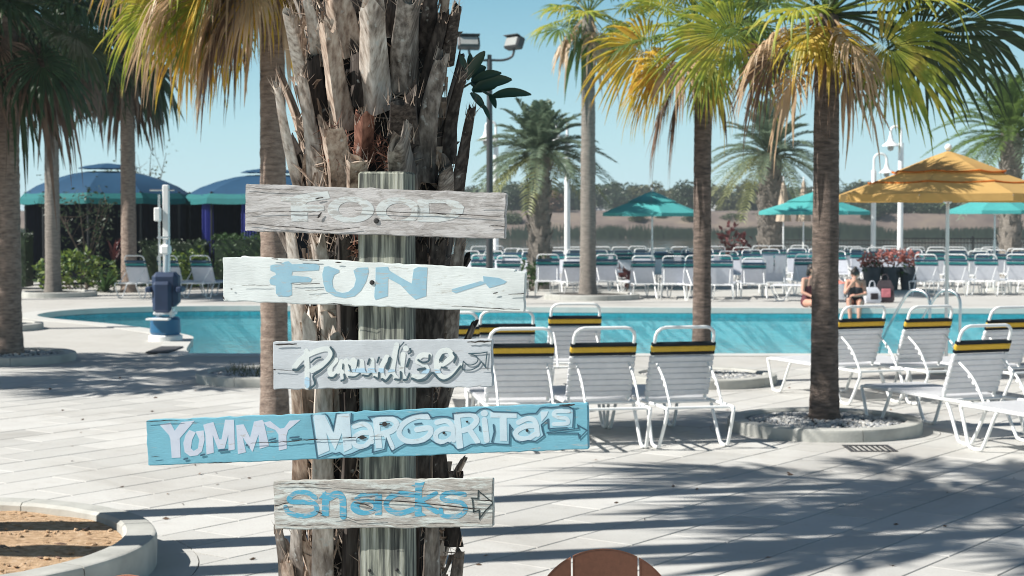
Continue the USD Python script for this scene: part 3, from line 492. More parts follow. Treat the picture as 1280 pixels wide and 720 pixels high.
# ------------------------------------------------------------------ the foreground palm trunk with its old leaf bases
TD, TU, TR = 5.16, 467.0, 0.185               # trunk axis: distance ahead, photo column, core radius
TX = xat(TU, TD)
hero = thing('palm_tree', 'thick foreground palm trunk bristling with old split leaf bases, behind the painted boards', 'palm tree', (TX, TD, 0))
rg = np.random.default_rng(5)
v, f = palm_trunk(rg, 5.6, TR + 0.02, TR, n=36, ring=0.07, flare=1.2).done()
v[:, :2] *= (1 + 0.22 * (meshkit.fbm(v * [14, 14, 5], 4)[:, None] - 0.5)); part('trunk', (v, f), M['core'], hero, smooth=60)
def boot_mesh(rg, base, tip, outw, wb, wt, th, ragged=0.05, keel=0.35, hollow=0.0):
    """One split leaf base: a channelled slab from base to tip; outw is the outward direction at its base."""
    base, tip = np.asarray(base), np.asarray(tip); ln = np.linalg.norm(tip - base); ax = (tip - base) / ln
    o = nrm(outw - ax * np.dot(outw, ax)); sd = np.cross(ax, o); m = max(7, int(ln / 0.025)); n = 16; t = np.linspace(0, 1, m)
    w = wb + (wt - wb) * t**0.8; w = w * (1 + 0.10 * (meshkit.fbm(np.c_[t * 5, np.full(m, rg.uniform(0, 99)), np.zeros(m)], 3) - 0.5) * 2)
    T = th * (1 - 0.45 * t)
    sh = rg.uniform(-0.22, 0.22)               # flat front facet between two bevels, thin edges
    X = np.array([1.0, 0.97, 0.62 + sh * 0.4, 0.30 + sh, 0.05 + sh, -0.22 + sh, -0.55 + sh * 0.5, -0.86, -0.98, -1.0, -0.9, -0.5, -0.1, 0.3, 0.6, 0.9]); Y = np.array([-0.15, 0.08, 0.55, 0.96, 1.0 + keel * 0.3, 0.97, 0.60, 0.20, 0.05, -0.15, -0.28, -0.30 + hollow * 0.5, -0.22 + hollow * 0.6, -0.22 + hollow * 0.6, -0.30 + hollow * 0.4, -0.28]); ph = np.linspace(0, 2 * np.pi, n, endpoint=False)
    cx = X[None] * w[:, None] / 2
    cy = Y[None] * T[:, None] * 0.95 * (0.55 + 0.45 * np.minimum(1, w[:, None] / 0.07))
    bow = 0.06 * ln * np.sin(np.pi * t) * rg.uniform(-0.3, 1)
    p = base + ax * (t * ln)[:, None] - o * bow[:, None]
    v = p[:, None] + sd * cx[..., None] + o * cy[..., None]
    end = rg.normal(0, 1, n) * ragged * wt * 1.3 + ragged * 2.2 * wt * np.sin(ph * 2 + rg.uniform(0, 6)); v[-1] += ax * end[:, None]; v[-2] += ax * end[:, None] * 0.4
    q = (v - base) @ np.array([sd, o, ax]).T; k = rg.uniform(0, 50)
    dis = (meshkit.fbm(np.stack([q[..., 0] * 75 + k, q[..., 1] * 75, q[..., 2] * 3], -1), 3) - 0.5) * 0.0035 + (meshkit.fbm(np.stack([q[..., 0] * 22 + k, q[..., 1] * 22, q[..., 2] * 9], -1), 3) - 0.5) * 0.0045
    v += o * dis[..., None] + sd * (dis[..., None] * np.sign(X)[None, :, None] * 0.6)
    V = np.vstack([v.reshape(-1, 3), [p[-1] - ax * 0.02], [p[0]]]); i, j = np.meshgrid(np.arange(m - 1), np.arange(n), indexing='ij'); j2 = (j + 1) % n
    f = np.stack([i * n + j, i * n + j2, (i + 1) * n + j2, (i + 1) * n + j], -1).reshape(-1, 4); f = np.vstack([f[:, [0, 1, 2]], f[:, [0, 2, 3]]]); qd = np.arange(n)
    f = np.vstack([f, np.stack([np.full(n, m * n), (m - 1) * n + qd, (m - 1) * n + (qd + 1) % n], 1), np.stack([np.full(n, m * n + 1), (qd + 1) % n, qd], 1)])
    return V, f
S0 = FPX / TD
def boot_px(tip, base, wb, wt, mat, out=0.05, rb=TR + 0.015, th=0.03, **k):
    """A leaf base measured in the photo: tip and base pixels, widths in pixels."""
    def at(px, R):
        off_ = (px[0] - TU) / S0; sn = max(-0.97, min(0.97, off_ / R)); R2 = max(R, abs(off_)); c = math.sqrt(max(0.0, 1 - sn * sn)) * R2; return pt(px[0], px[1], TD - c) - [TX, TD, 0]
    b, t = at(base, rb), at(tip, rb + out * 1.35); o = nrm(np.array([b[0], b[1], 0]))
    v, f = boot_mesh(rg, b, t, o, wb * 0.86 / S0, wt * 0.98 / S0, th, **k); part('leaf_base', (v, f), M['boot'][mat], hero, smooth=52)
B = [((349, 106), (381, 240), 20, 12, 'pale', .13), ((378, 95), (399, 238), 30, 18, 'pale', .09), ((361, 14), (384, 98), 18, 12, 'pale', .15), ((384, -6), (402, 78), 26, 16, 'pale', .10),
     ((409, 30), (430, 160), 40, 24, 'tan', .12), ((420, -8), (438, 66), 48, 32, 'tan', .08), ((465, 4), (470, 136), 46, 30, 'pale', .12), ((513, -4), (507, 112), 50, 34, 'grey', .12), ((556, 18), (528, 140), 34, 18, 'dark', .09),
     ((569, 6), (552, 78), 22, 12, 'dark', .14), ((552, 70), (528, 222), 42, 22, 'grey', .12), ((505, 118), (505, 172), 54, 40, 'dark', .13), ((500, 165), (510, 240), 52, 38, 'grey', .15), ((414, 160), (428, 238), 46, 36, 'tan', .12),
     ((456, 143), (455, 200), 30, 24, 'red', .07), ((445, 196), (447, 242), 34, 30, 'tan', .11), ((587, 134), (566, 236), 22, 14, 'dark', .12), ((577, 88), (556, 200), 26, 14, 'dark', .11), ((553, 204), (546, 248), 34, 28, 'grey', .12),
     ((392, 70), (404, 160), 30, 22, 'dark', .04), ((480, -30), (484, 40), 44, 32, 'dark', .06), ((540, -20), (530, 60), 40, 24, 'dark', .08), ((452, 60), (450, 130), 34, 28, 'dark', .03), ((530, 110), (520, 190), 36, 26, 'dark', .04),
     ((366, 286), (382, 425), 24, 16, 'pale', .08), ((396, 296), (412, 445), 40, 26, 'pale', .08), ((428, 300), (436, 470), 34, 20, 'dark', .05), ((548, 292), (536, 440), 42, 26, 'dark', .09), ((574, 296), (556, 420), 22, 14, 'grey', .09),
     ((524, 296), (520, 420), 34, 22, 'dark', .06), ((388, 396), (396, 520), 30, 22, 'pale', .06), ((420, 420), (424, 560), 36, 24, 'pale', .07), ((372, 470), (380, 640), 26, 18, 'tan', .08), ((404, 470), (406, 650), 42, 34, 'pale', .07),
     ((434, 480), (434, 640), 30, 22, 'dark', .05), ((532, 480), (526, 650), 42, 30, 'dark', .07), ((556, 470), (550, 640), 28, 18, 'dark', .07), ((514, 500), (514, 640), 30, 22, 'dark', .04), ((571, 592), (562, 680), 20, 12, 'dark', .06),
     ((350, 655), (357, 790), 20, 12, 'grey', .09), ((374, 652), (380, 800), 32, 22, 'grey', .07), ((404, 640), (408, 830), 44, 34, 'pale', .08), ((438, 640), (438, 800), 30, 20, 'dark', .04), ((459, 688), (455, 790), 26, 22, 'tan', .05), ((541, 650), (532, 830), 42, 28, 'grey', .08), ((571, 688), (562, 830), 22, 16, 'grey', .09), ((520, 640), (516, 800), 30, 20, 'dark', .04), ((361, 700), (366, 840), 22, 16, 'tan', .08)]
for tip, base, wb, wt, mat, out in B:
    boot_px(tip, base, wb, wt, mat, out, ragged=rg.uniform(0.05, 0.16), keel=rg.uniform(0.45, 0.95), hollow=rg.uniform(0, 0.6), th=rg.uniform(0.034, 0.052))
for k in range(190):                          # the rest of the spiral: gaps between, sides, back, above and below the frame
    z = 0.12 + k * 0.0255; a = k * 2.39996 + 0.4
    o = np.array([math.cos(a), math.sin(a), 0.0]); front = -o[1]
    if front > 0.15 and 0.9 < z < 2.6 and rg.random() < 0.93: continue
    inn = 0.6 if front > 0.1 and 0.9 < z < 2.7 else 1.0
    ln = rg.uniform(0.20, 0.36); b = o * (TR - 0.01) + UP * z; t = o * (TR + (0.03 + 0.10 * rg.random()) * inn) + UP * (z + ln) + np.array([-o[1], o[0], 0]) * rg.uniform(-0.03, 0.03)
    v, f = boot_mesh(rg, b, t, o, rg.uniform(0.07, 0.10), rg.uniform(0.035, 0.06), 0.028, rg.uniform(0.05, 0.2), rg.uniform(0.1, 0.5))
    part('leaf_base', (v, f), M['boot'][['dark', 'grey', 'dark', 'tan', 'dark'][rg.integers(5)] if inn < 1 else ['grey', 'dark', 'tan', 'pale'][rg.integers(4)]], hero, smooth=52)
g = Geo()
for _ in range(1500):                         # criss-cross matted fibre in the gaps
    a = rg.uniform(math.pi * 1.02, math.pi * 1.98); z = rg.uniform(0.85, 2.75); o = np.array([math.cos(a), math.sin(a), 0]); sd = np.array([-math.sin(a), math.cos(a), 0]); q = rg.normal(0, 0.75); d = nrm(UP * math.cos(q) + sd * math.sin(q)); ln = rg.uniform(0.04, 0.14); b = o * (TR + 0.016 + rg.uniform(0, 0.03)) + UP * z; w = nrm(np.cross(d, o)) * rg.uniform(0.0008, 0.0025)
    g.add([b - w, b + w, b + d * ln + o * rg.uniform(-0.01, 0.025) + w * 0.4, b + d * ln - w * 0.4], [[0, 1, 2], [0, 2, 3]])
part('fibre', g, M['boot']['tan'], hero, kind='stuff')
g = Geo()
for tip, base, wb, wt, mat, out in B:         # frayed strands at the torn tips
    R_ = TR + 0.015 + out * 1.35; of_ = (tip[0] - TU) / S0; sn = max(-0.97, min(0.97, of_ / R_)); t0 = pt(tip[0], tip[1], TD - math.sqrt(1 - sn * sn) * max(R_, abs(of_))) - [TX, TD, 0]; ax = nrm(np.array([(tip[0] - base[0]) / 40, -0.1, (base[1] - tip[1]) / 40]))
    for _ in range(16):
        b = t0 + np.array([rg.uniform(-0.5, 0.5) * wt / S0, rg.uniform(-0.02, 0.02), -0.02 + rg.normal(0, 0.012)]); d = nrm(ax + rg.normal(0, 0.35, 3)); ln = rg.uniform(0.02, 0.06); w = nrm(np.cross(d, [0.2, 1, 0.1])) * 0.0011; g.add([b - w, b + w, b + d * ln], [[0, 1, 2]])
part('frayed_strands', g, M['boot']['tan'], hero, kind='stuff')
for c in range(5):                            # brown fibre burst in the broken hollow bases
    cx_, cy_ = [(417, 172), (425, 190), (470, 182), (490, 205), (452, 310)][c]; g = Geo(); o0 = pt(cx_, cy_, TD - TR - 0.06) - [TX, TD, 0]
    for _ in range(60):
        d = nrm(rg.normal(0, 1, 3) * [1, 0.6, 0.8] + [0, -0.7, 0.3]); s = o0 + rg.normal(0, 0.018, 3); e = s + d * rg.uniform(0.02, 0.055); w = nrm(np.cross(d, [0.3, 1, 0.2])) * 0.0016
        g.add([s - w, s + w, e], [[0, 1, 2]])
    part('fibre', g, M['boot']['red'], hero, kind='stuff')
for k in range(22):
    q = (k + 0.5) / 22
    part('frond', fan_frond(rg, k * 2.39996, math.radians(70 - 85 * q), 1.2, 1.1, 0.3 + 0.5 * q, 26).xf(t=[0, 0, 5.6]), M['fr_green'], hero)

# leafy sprig rooted between the leaf bases
spd = TD - 0.05
sprig = thing('sprig', 'dark green leafy sprig growing out of the right side of the thick foreground trunk', 'plant', pt(583, 96, spd))
def P_(x, y, d=spd): return pt(x, y, d) - pt(583, 96, spd)
sprig_leaves = [((584, 100), (606, 60), 13, 0.02), ((588, 96), (607, 80), 12, -.02), ((583, 92), (575, 66), 8, .01), ((586, 90), (588, 64), 7, .0), ((590, 102), (627, 88), 11, .03), ((592, 112), (640, 95), 16, .03), ((590, 114), (622, 100), 18, -.03), ((612, 122), (664, 114), 12, .05), ((588, 116), (606, 134), 10, -.01), ((603, 130), (612, 148), 6, 0), ((612, 118), (620, 134), 8, .02), ((584, 96), (578, 84), 9, -.02), ((590, 108), (600, 92), 14, -.04)]
for a_, b_, wd, dz in sprig_leaves:
    a0, b0 = P_(*a_), P_(*b_) + np.array([0, -dz, 0]); ax = b0 - a0; ln = np.linalg.norm(ax); ax = ax / ln; sd = nrm(np.cross(ax, [0.25, -1, 0.15])); nn = np.cross(sd, ax); t = np.linspace(0, 1, 9)
    w = wd / S0 / 2 * np.sin(np.pi * np.clip(t, 0.03, 0.985))**0.6; c = a0 + ax * (t * ln)[:, None] - UP * (0.10 * ln * t**2)[:, None] + UP * (0.05 * ln * np.sin(np.pi * t))[:, None]
    v = np.stack([c - sd * w[:, None] + nn * (w * 0.35)[:, None], c, c + sd * w[:, None] + nn * (w * 0.35)[:, None]], 1).reshape(-1, 3); f = []
    for i in range(8): f += [[3 * i, 3 * i + 1, 3 * i + 4, 3 * i + 3], [3 * i + 1, 3 * i + 2, 3 * i + 5, 3 * i + 4]]
    part('leaf', Geo().add(v, f), M['sprig'], sprig, smooth=True)
g = Geo(); g.tube([P_(566, 132), P_(578, 110), P_(588, 104), P_(612, 119)], 0.004, 6); g.tube([P_(580, 108), P_(584, 90)], 0.003, 5); part('stem', g, M['sprig'], sprig)

# ------------------------------------------------------------------ the signpost and its five painted boards
YAW = math.radians(-9); SN = np.array([-math.sin(-YAW), -math.cos(YAW), 0.0]); SNX = np.array([math.cos(YAW), -math.sin(-YAW) * 1.0, 0.0]); SNX = np.cross(SN, UP) * -1.0
if SNX[0] < 0: SNX = -SNX
PD = 4.72; pf = pt(477, 300, PD)               # a point on the post's front face
post_w = 0.137
pc = np.array([pf[0], pf[1], 0]) - SN * post_w / 2
signpost = thing('signpost', 'weathered timber signpost carrying five painted pointing boards', 'signpost', pc)
BT = 0.026                                      # board thickness
ptop = on_plane(477, 214.5, pf, SN)[2]
Rp = np.stack([SNX, -SN, UP], 1)               # local (along board, into board, up) to world
v, f = Geo().box([0, 0, ptop / 2], [post_w, post_w, ptop], bev=0.006).done(); mm = trimesh.Trimesh(v, f).subdivide_to_size(0.06); v = np.array(mm.vertices); v += (meshkit.fbm(v * [60, 60, 6], 3)[:, None] - 0.5) * 0.004 * np.sign(v) * [1, 1, 0]
part('post', (v @ Rp.T, mm.faces), M['post'], signpost, smooth=30)
PAINT = {}
def paint(name, col, wear):
    # brushed paint: scuffed by grain so that wood shows
    n = {'tc': ('texture_coordinate', {}), 'm2': ('mapping', {'scale': (0.12, 1, 1)}), 'w': ('noise_texture', {'scale': 110, 'detail': 8, 'roughness': 0.75, 'distortion': 0.5}), 'big': ('noise_texture', {'scale': 25, 'detail': 4}), 'r': ('rgb_ramp', {'ramp': [(wear - 0.04, (0.42, 0.40, 0.37)), (wear + 0.05, col)]}), 'r2': ('rgb_ramp', {'ramp': [(0.3, (0.85, 0.87, 0.9)), (0.7, (1, 1, 1))]}), 'mu': ('mix', {'mix_type': 'multiply', 'fac': 1.0}), 'p': ('principled_bsdf', {'roughness': 0.65})}
    return usdkit.material(stage, L + name, n, [('tc.object', 'm2.vector'), ('m2.vector', 'w.vector'), ('w.fac', 'r.fac'), ('tc.object', 'big.vector'), ('big.fac', 'r2.fac'), ('r.color', 'mu.color1'), ('r2.color', 'mu.color2'), ('mu.color', 'p.base_color')], surface='p.BSDF')
W_food = wood('food_board_wood', (0.52, 0.495, 0.48), (0.40, 0.37, 0.35), 0.50); W_fun = wood('fun_board_paint', (0.68, 0.71, 0.69), (0.45, 0.43, 0.37), 0.37, 0.6); W_par = wood('grey_board_paint', (0.50, 0.525, 0.545), (0.46, 0.45, 0.43), 0.36, 0.5); W_yum = wood('blue_board_paint', (0.165, 0.395, 0.485), (0.45, 0.44, 0.42), 0.365, 0.6); W_sna = wood('snack_board_wood', (0.56, 0.585, 0.55), (0.43, 0.40, 0.36), 0.52)
I_food = paint('faded_white_lettering', (0.60, 0.625, 0.605), 0.47); I_fun = paint('pale_blue_lettering', (0.30, 0.49, 0.58), 0.40); I_white = paint('cream_lettering', (0.68, 0.71, 0.68), 0.36); I_slate = paint('slate_lettering', (0.045, 0.085, 0.105), 0.30); I_lilac = paint('lilac_white_lettering', (0.54, 0.575, 0.65), 0.36); I_halo = paint('pale_blue_halo', (0.32, 0.54, 0.625), 0.35); I_marg = paint('frosty_white_lettering', (0.53, 0.64, 0.685), 0.36); I_line = paint('dark_blue_outline', (0.035, 0.10, 0.15), 0.28); I_turq = paint('turquoise_lettering', (0.075, 0.34, 0.48), 0.44); I_black = paint('black_outline', (0.03, 0.045, 0.045), 0.25); I_sky = paint('sky_blue_wash', (0.42, 0.60, 0.72), 0.42)
pb = pf + SN * (BT + 0.001)                    # board front plane
def bl(u, v):                                   # photo pixel -> (along, up) on the board plane, from the post's foot
    q = on_plane(u, v, pb, SN) - pc; return np.array([np.dot(q, SNX), q[2]])
def bls(pts): return [tuple(bl(*p)) for p in pts]
PXM = np.linalg.norm(bl(478, 400) - bl(477, 400))   # one photo pixel on the board
def stroke(pts, w, cap=1): return sg.LineString(bls(bez(np.c_[np.array(pts, float), np.zeros(len(pts))], 5)[:, :2]) if len(pts) > 2 else bls(pts)).buffer(w * PXM / 2, cap_style=cap, join_style=1)
def line(pts, w, cap=1): return sg.LineString(bls(pts)).buffer(w * PXM / 2, cap_style=cap, join_style=2)
def polyp(pts): return sg.Polygon(bls(pts)).buffer(0)
def z_(pts, o, s): return [(o[0] + x / s, o[1] + y / s) for x, y in pts]
def ellp(cx, cy, rx, ry, rot=0):
    t = np.linspace(0, 2 * np.pi, 40); return polyp([(cx + rx * math.cos(a) * math.cos(rot) - ry * math.sin(a) * math.sin(rot), cy + rx * math.cos(a) * math.sin(rot) + ry * math.sin(a) * math.cos(rot)) for a in t])
front = -(post_w / 2 + BT + 0.001)
def board(label, corners, mat, notch=None, seed=0, rough=0.0016):
    c = np.array(bls(corners)); rg = np.random.default_rng(seed); P = []
    for i in range(4):
        a, b = c[i], c[(i + 1) % 4]; n = max(4, int(np.linalg.norm(b - a) / 0.012)); t = np.linspace(0, 1, n, endpoint=False)[:, None]; e = a + (b - a) * t
        nr = np.array([-(b - a)[1], (b - a)[0]]); nr = nr / np.linalg.norm(nr); k = (meshkit.fbm(np.c_[e * 40 + seed, np.zeros(n)], 4) - 0.5) * rough * 4; k[0] = 0; e = e + nr * k[:, None]; P.append(e)
    shp = sg.Polygon(np.vstack(P)).buffer(0).buffer(-0.004).buffer(0.004)
    if notch is not None: shp = shp.difference(notch)
    inner = shp.buffer(-0.0025)
    g = Geo(); m = trimesh.creation.extrude_polygon(shp, BT - 0.002, engine='earcut'); vv = np.array(m.vertices); g.add(np.c_[vv[:, 0], front + 0.002 + (BT - 0.002 - vv[:, 2]), vv[:, 1]], m.faces[:, ::-1])
    m = trimesh.creation.extrude_polygon(inner, 0.002, engine='earcut'); vv = np.array(m.vertices); g.add(np.c_[vv[:, 0], front + 0.002 - vv[:, 2], vv[:, 1]], m.faces[:, ::-1])
    v, f = g.done(); f = fix(v, f)
    return part('board', (v @ Rp.T, f), mat, signpost, label=label), shp
def fix(v, f):
    m = trimesh.Trimesh(v, f, process=False); return f if m.volume > 0 else f[:, ::-1]
def inlay(name, shape, mat, b, lift, clip=None, label=None):
    """Paint on a board's face: a thin film, each film a fraction of a millimetre above the one below."""
    if clip is not None: shape = shape.intersection(clip)
    g = Geo(); g.poly(shape, 0.0006, 0)
    if not g.n: return
    v, f = g.done(); v = np.c_[v[:, 0], front - lift * 0.0007 - v[:, 2], v[:, 1]]; f = fix(v, f)
    return part(name, (v @ Rp.T, f), mat, b, label=label)
def bolt(b, u, v, r=3.2):
    x, z = bl(u, v); g = Geo().lathe([(0.0001, -0.002), (r * PXM, -0.002), (r * PXM, 0.002), (r * PXM * 0.6, 0.0035), (0.0001, 0.0035)], 10); vv, f = g.done(); vv = np.c_[vv[:, 0] + x, front - vv[:, 2], vv[:, 1] + z]; part('bolt', (vv @ Rp.T, fix(vv, f)), M['steelbolt'], b)
def cracks(b, lst, clip, lift=6, mat=None):
    for pts, w in lst:
        n = 14; p = np.array(pts, float); d = np.r_[0, np.cumsum(np.linalg.norm(np.diff(p, axis=0), axis=1))]; t = np.linspace(0, d[-1], n); q = np.stack([np.interp(t, d, p[:, k]) for k in (0, 1)], 1); q[:, 1] += (meshkit.fbm(np.c_[q / 6, np.zeros(n)], 3) - 0.5) * 1.6
        wd = w * (0.35 + 1.1 * meshkit.fbm(np.c_[q / 4 + 9, np.zeros(n)], 3)) * np.sin(np.pi * np.linspace(0.06, 0.94, n))**0.4
        s = unary_union([sg.LineString(bls([q[i], q[i + 1]])).buffer(wd[i] * PXM / 2, 4) for i in range(n - 1)]); inlay('crack', s, M['crack'], b, lift, clip)
# FOOD
b, c = board('bare whitewashed board with faded white FOOD, at the top', [(307, 229.5), (633, 241.5), (631, 299), (306, 289)], W_food, seed=1)
o = (300, 225); k7 = 7.11
F = polyp(z_([(360, 145), (470, 150), (520, 130), (600, 118), (780, 100), (802, 165), (700, 178), (600, 195), (580, 218), (745, 225), (750, 268), (600, 288), (602, 370), (455, 366), (450, 190), (365, 186)], o, k7))
O1 = ellp(438.5, 262, 29, 16.5, 0.02).difference(ellp(438, 262, 15, 10)); o2 = (460, 225)
O2 = ellp(498, 263.5, 28, 17, 0.03).difference(ellp(498.5, 264.5, 16, 10.5)).difference(polyp([(470, 275), (530, 276), (530, 285), (470, 285)]))
D = polyp(z_([(440, 175), (560, 168), (700, 170), (800, 190), (855, 240), (840, 300), (760, 350), (640, 372), (440, 370)], o2, k7)).difference(polyp(z_([(540, 205), (690, 205), (745, 250), (735, 290), (680, 300), (545, 302)], o2, k7)))
for s in (F, O1, O2, D): inlay('letter', s, I_food, b, 0, c)
bolt(b, 470.5, 276, 3.4); cracks(b, [([(310, 265.5), (355, 264), (395, 264.5)], 0.8), ([(445, 263), (500, 265.5), (560, 267), (625, 271)], 1.1), ([(310, 279), (340, 282), (380, 285)], 1.0), ([(370, 285), (410, 288), (450, 284)], 1.0), ([(305, 234), (340, 237), (380, 238)], 0.7), ([(612, 282), (631, 283)], 1.2), ([(600, 258), (632, 257.5)], 0.7), ([(540, 266), (558, 268)], 1.4), ([(395, 249), (404, 247)], 1.8), ([(398, 272), (402, 266)], 3.0)], c)
# FUN
b, c = board('long white board with pale blue FUN and an arrow, chipped along its top edge', [(278.5, 319.5), (657, 337.5), (655, 390.5), (279, 376)], W_fun, notch=unary_union([sg.Polygon(bls([(275, 310), (306, 310), (301, 322), (292, 321.5), (275, 322)])), sg.Polygon(bls([(642, 330), (662, 330), (662, 340.5), (644, 339)]))]), seed=2)
o = (270, 310); k = 6.4; o2 = (460, 310)
F = polyp(z_([(435, 140), (475, 130), (520, 130), (550, 110), (580, 105), (610, 130), (700, 127), (800, 125), (828, 140), (822, 178), (790, 180), (610, 188), (605, 220), (740, 232), (770, 248), (755, 272), (605, 277), (607, 375), (580, 388), (500, 388), (480, 365), (478, 300), (435, 290), (428, 260), (440, 235), (480, 215), (475, 197), (435, 180)], o, k))
U = polyp(z_([(865, 150), (900, 145), (985, 175), (985, 195), (945, 215), (930, 260), (935, 310), (960, 345), (1010, 360), (1060, 350), (1105, 310), (1120, 250), (1100, 180), (1130, 158), (1215, 155), (1222, 190), (1200, 270), (1160, 340), (1110, 385), (1030, 400), (950, 385), (880, 345), (858, 280), (850, 210)], o, k))
N = polyp(z_([(62, 155), (160, 150), (170, 180), (260, 235), (350, 285), (365, 170), (400, 152), (475, 155), (470, 250), (465, 385), (380, 412), (330, 370), (260, 295), (160, 240), (158, 385), (60, 415), (50, 390), (60, 250)], o2, k))
A = polyp(z_([(670, 330), (900, 265), (925, 270), (920, 225), (1050, 240), (1110, 268), (1090, 285), (970, 320), (940, 285), (700, 362), (670, 347)], o2, k))
for s in (F, U, N): inlay('letter', s.buffer(0.001).buffer(-0.001), I_fun, b, 0, c)
inlay('arrow', A, I_fun, b, 0, c); bolt(b, 465, 353, 3.0)
cracks(b, [([(303, 356.5), (338, 356)], 0.6), ([(364, 355), (400, 354)], 1.0), ([(382, 363), (405, 362)], 0.6), ([(636, 368), (656, 367)], 1.0), ([(340, 323), (348, 323.5)], 1.4), ([(374, 324.5), (399, 325.5)], 1.6), ([(420, 328), (427, 328)], 1.4), ([(617, 367), (622, 366)], 1.4), ([(278, 368), (281, 374)], 1.5), ([(289, 361), (291, 361)], 1.6), ([(565, 383), (600, 384), (650, 387)], 1.0), ([(500, 327.5), (560, 331), (640, 334)], 1.3), ([(410, 379), (440, 381)], 1.0)], c)
# Paradise
b, c = board('grey board with brushed white Paradise shaded in slate, and a curled arrow', [(341, 427), (615, 424.5), (615.5, 483.5), (341.5, 487)], W_par, seed=3)
wh = [[(383, 439), (384, 460), (384, 484)], [(368, 459), (379, 447), (398, 438), (411, 436.5), (413, 445), (404, 455), (390, 463)], [(420, 450), (413, 459), (414, 468), (421, 465), (427, 452)], [(427, 452), (427, 463), (430, 473)], [(433, 451), (435, 468), (441, 469)], [(435, 456), (442, 450)], [(444, 452), (441, 464), (446, 469), (452, 452)], [(452, 452), (454, 465), (461, 469), (465, 453)], [(465, 450), (466, 466), (474, 470)], [(484, 446), (477, 459), (478, 470), (484, 474), (489, 464)], [(496, 431), (492, 452), (491, 466), (497, 475)], [(504, 443), (502, 465), (506, 474)], [(507, 435), (508, 436)], [(537, 444), (527, 444), (522, 451), (529, 455), (534, 462), (526, 470), (515, 471)], [(548, 458), (558, 452), (565, 445), (560, 438), (551, 440), (546, 450), (547, 464), (555, 472), (567, 468), (577, 457)]]
inlay('lettering', unary_union([stroke(w_, 6.4) for w_ in wh]), I_white, b, 1, c, label='white brushed word Paradise')
dk = [([(413.5, 434), (417, 440), (416, 447), (410, 455), (400, 464), (392, 470), (394, 480), (387, 486)], 2.6), ([(367, 462), (373, 462), (379, 457)], 3), ([(389, 453), (395, 448), (401, 446.5)], 2), ([(411, 472), (417, 472), (421, 468)], 2.5), ([(427, 476), (431, 474), (430.5, 468)], 2.5), ([(429, 455), (428.5, 461)], 1.6), ([(436, 456), (439, 464)], 1.5), ([(436, 471), (444, 471), (450, 467)], 2), ([(448, 450), (447, 457)], 2), ([(462, 449), (460, 455)], 2.5), ([(454, 469), (460, 470), (464, 467)], 2.5), ([(474, 447), (472, 453)], 2.5), ([(468, 471), (473, 473), (474, 466)], 2.5), ([(487.5, 448), (484, 460)], 4), ([(478, 474), (483, 476), (489, 469)], 3.2), ([(505, 428), (499, 436), (498, 445), (499, 455)], 1.4), ([(501, 465), (501, 474), (494, 474)], 2.6), ([(513, 436), (514, 440), (511, 442)], 2.2), ([(512, 449), (509, 458)], 3.2), ([(505, 475), (509, 474), (512, 467)], 2.6), ([(537, 444), (536, 451), (529, 453), (523, 450)], 2.5), ([(523, 462), (531, 460.5)], 3.2), ([(515, 473), (524, 476), (533, 474), (541, 466), (548, 473), (556, 475.5), (566, 470), (576, 458)], 2.8), ([(554, 444.5), (551, 450)], 4), ([(567, 441), (570, 447), (568, 453)], 2.6), ([(552, 459), (559, 460)], 2)]
inlay('letter_shading', unary_union([stroke(p, w_) for p, w_ in dk]), I_slate, b, 3, c)
for e_ in (ellp(384, 478, 4, 7), ellp(465, 463, 30, 3), ellp(530, 464, 25, 3)): inlay('letter_tint', e_.intersection(unary_union([stroke(w_, 6.4) for w_ in wh])), I_sky, b, 2, c)
inlay('arrow', stroke([(579.5, 451.5), (584, 455.5), (590, 456), (596, 453), (597.5, 448), (593, 444), (586, 442)], 1.3).union(line([(586, 442), (600, 441.5), (609, 440), (607, 459), (602, 452), (598, 458)], 1.3)).union(stroke([(598, 458), (590, 462), (583, 462.5), (578, 461), (579.5, 451.5)], 1.3)), I_slate, b, 3, c)
cracks(b, [([(344, 462), (368, 463)], 0.7), ([(344, 431), (371, 429.5)], 2.2), ([(585, 427.5), (615, 425.8)], 2.2), ([(600, 460.5), (615, 460)], 0.7), ([(342.8, 461.5), (345, 462)], 1.8)], c)
# Yummy Margarita's
b, c = board("long turquoise board lettered YUMMY MARGARITA'S with a thin arrow", [(182.5, 526), (734.5, 504), (736, 561.5), (185, 582)], W_yum, seed=4)
o = (180, 505); k = 9.0; o2 = (300, 505); o3 = (380, 505); o4 = (490, 505); o5 = (600, 495)
yum = [z_([(180, 235), (295, 210), (345, 305), (420, 205), (565, 190), (400, 385), (410, 600), (315, 605), (300, 400), (285, 350)], o, k), z_([(510, 295), (580, 320), (540, 400), (525, 500), (560, 530), (610, 500), (625, 400), (585, 310), (670, 300), (680, 400), (650, 530), (600, 575), (520, 585), (460, 540), (445, 440), (470, 350)], o, k), z_([(670, 235), (780, 205), (845, 400), (875, 400), (915, 180), (1010, 180), (1020, 510), (955, 520), (950, 330), (905, 500), (835, 505), (770, 330), (785, 545), (705, 565), (695, 350)], o, k), z_([(-40, 240), (40, 230), (115, 385), (160, 200), (250, 180), (265, 200), (325, 470), (225, 500), (210, 330), (140, 535), (25, 360), (65, 540), (-20, 560), (-30, 400)], o2, k), z_([(270, 210), (340, 195), (450, 280), (500, 270), (560, 190), (675, 180), (540, 290), (520, 360), (525, 500), (440, 520), (435, 340), (400, 290), (310, 255)], o2, k)]
for p in yum: inlay('letter', polyp(p).buffer(0.0006), I_lilac, b, 0, c)
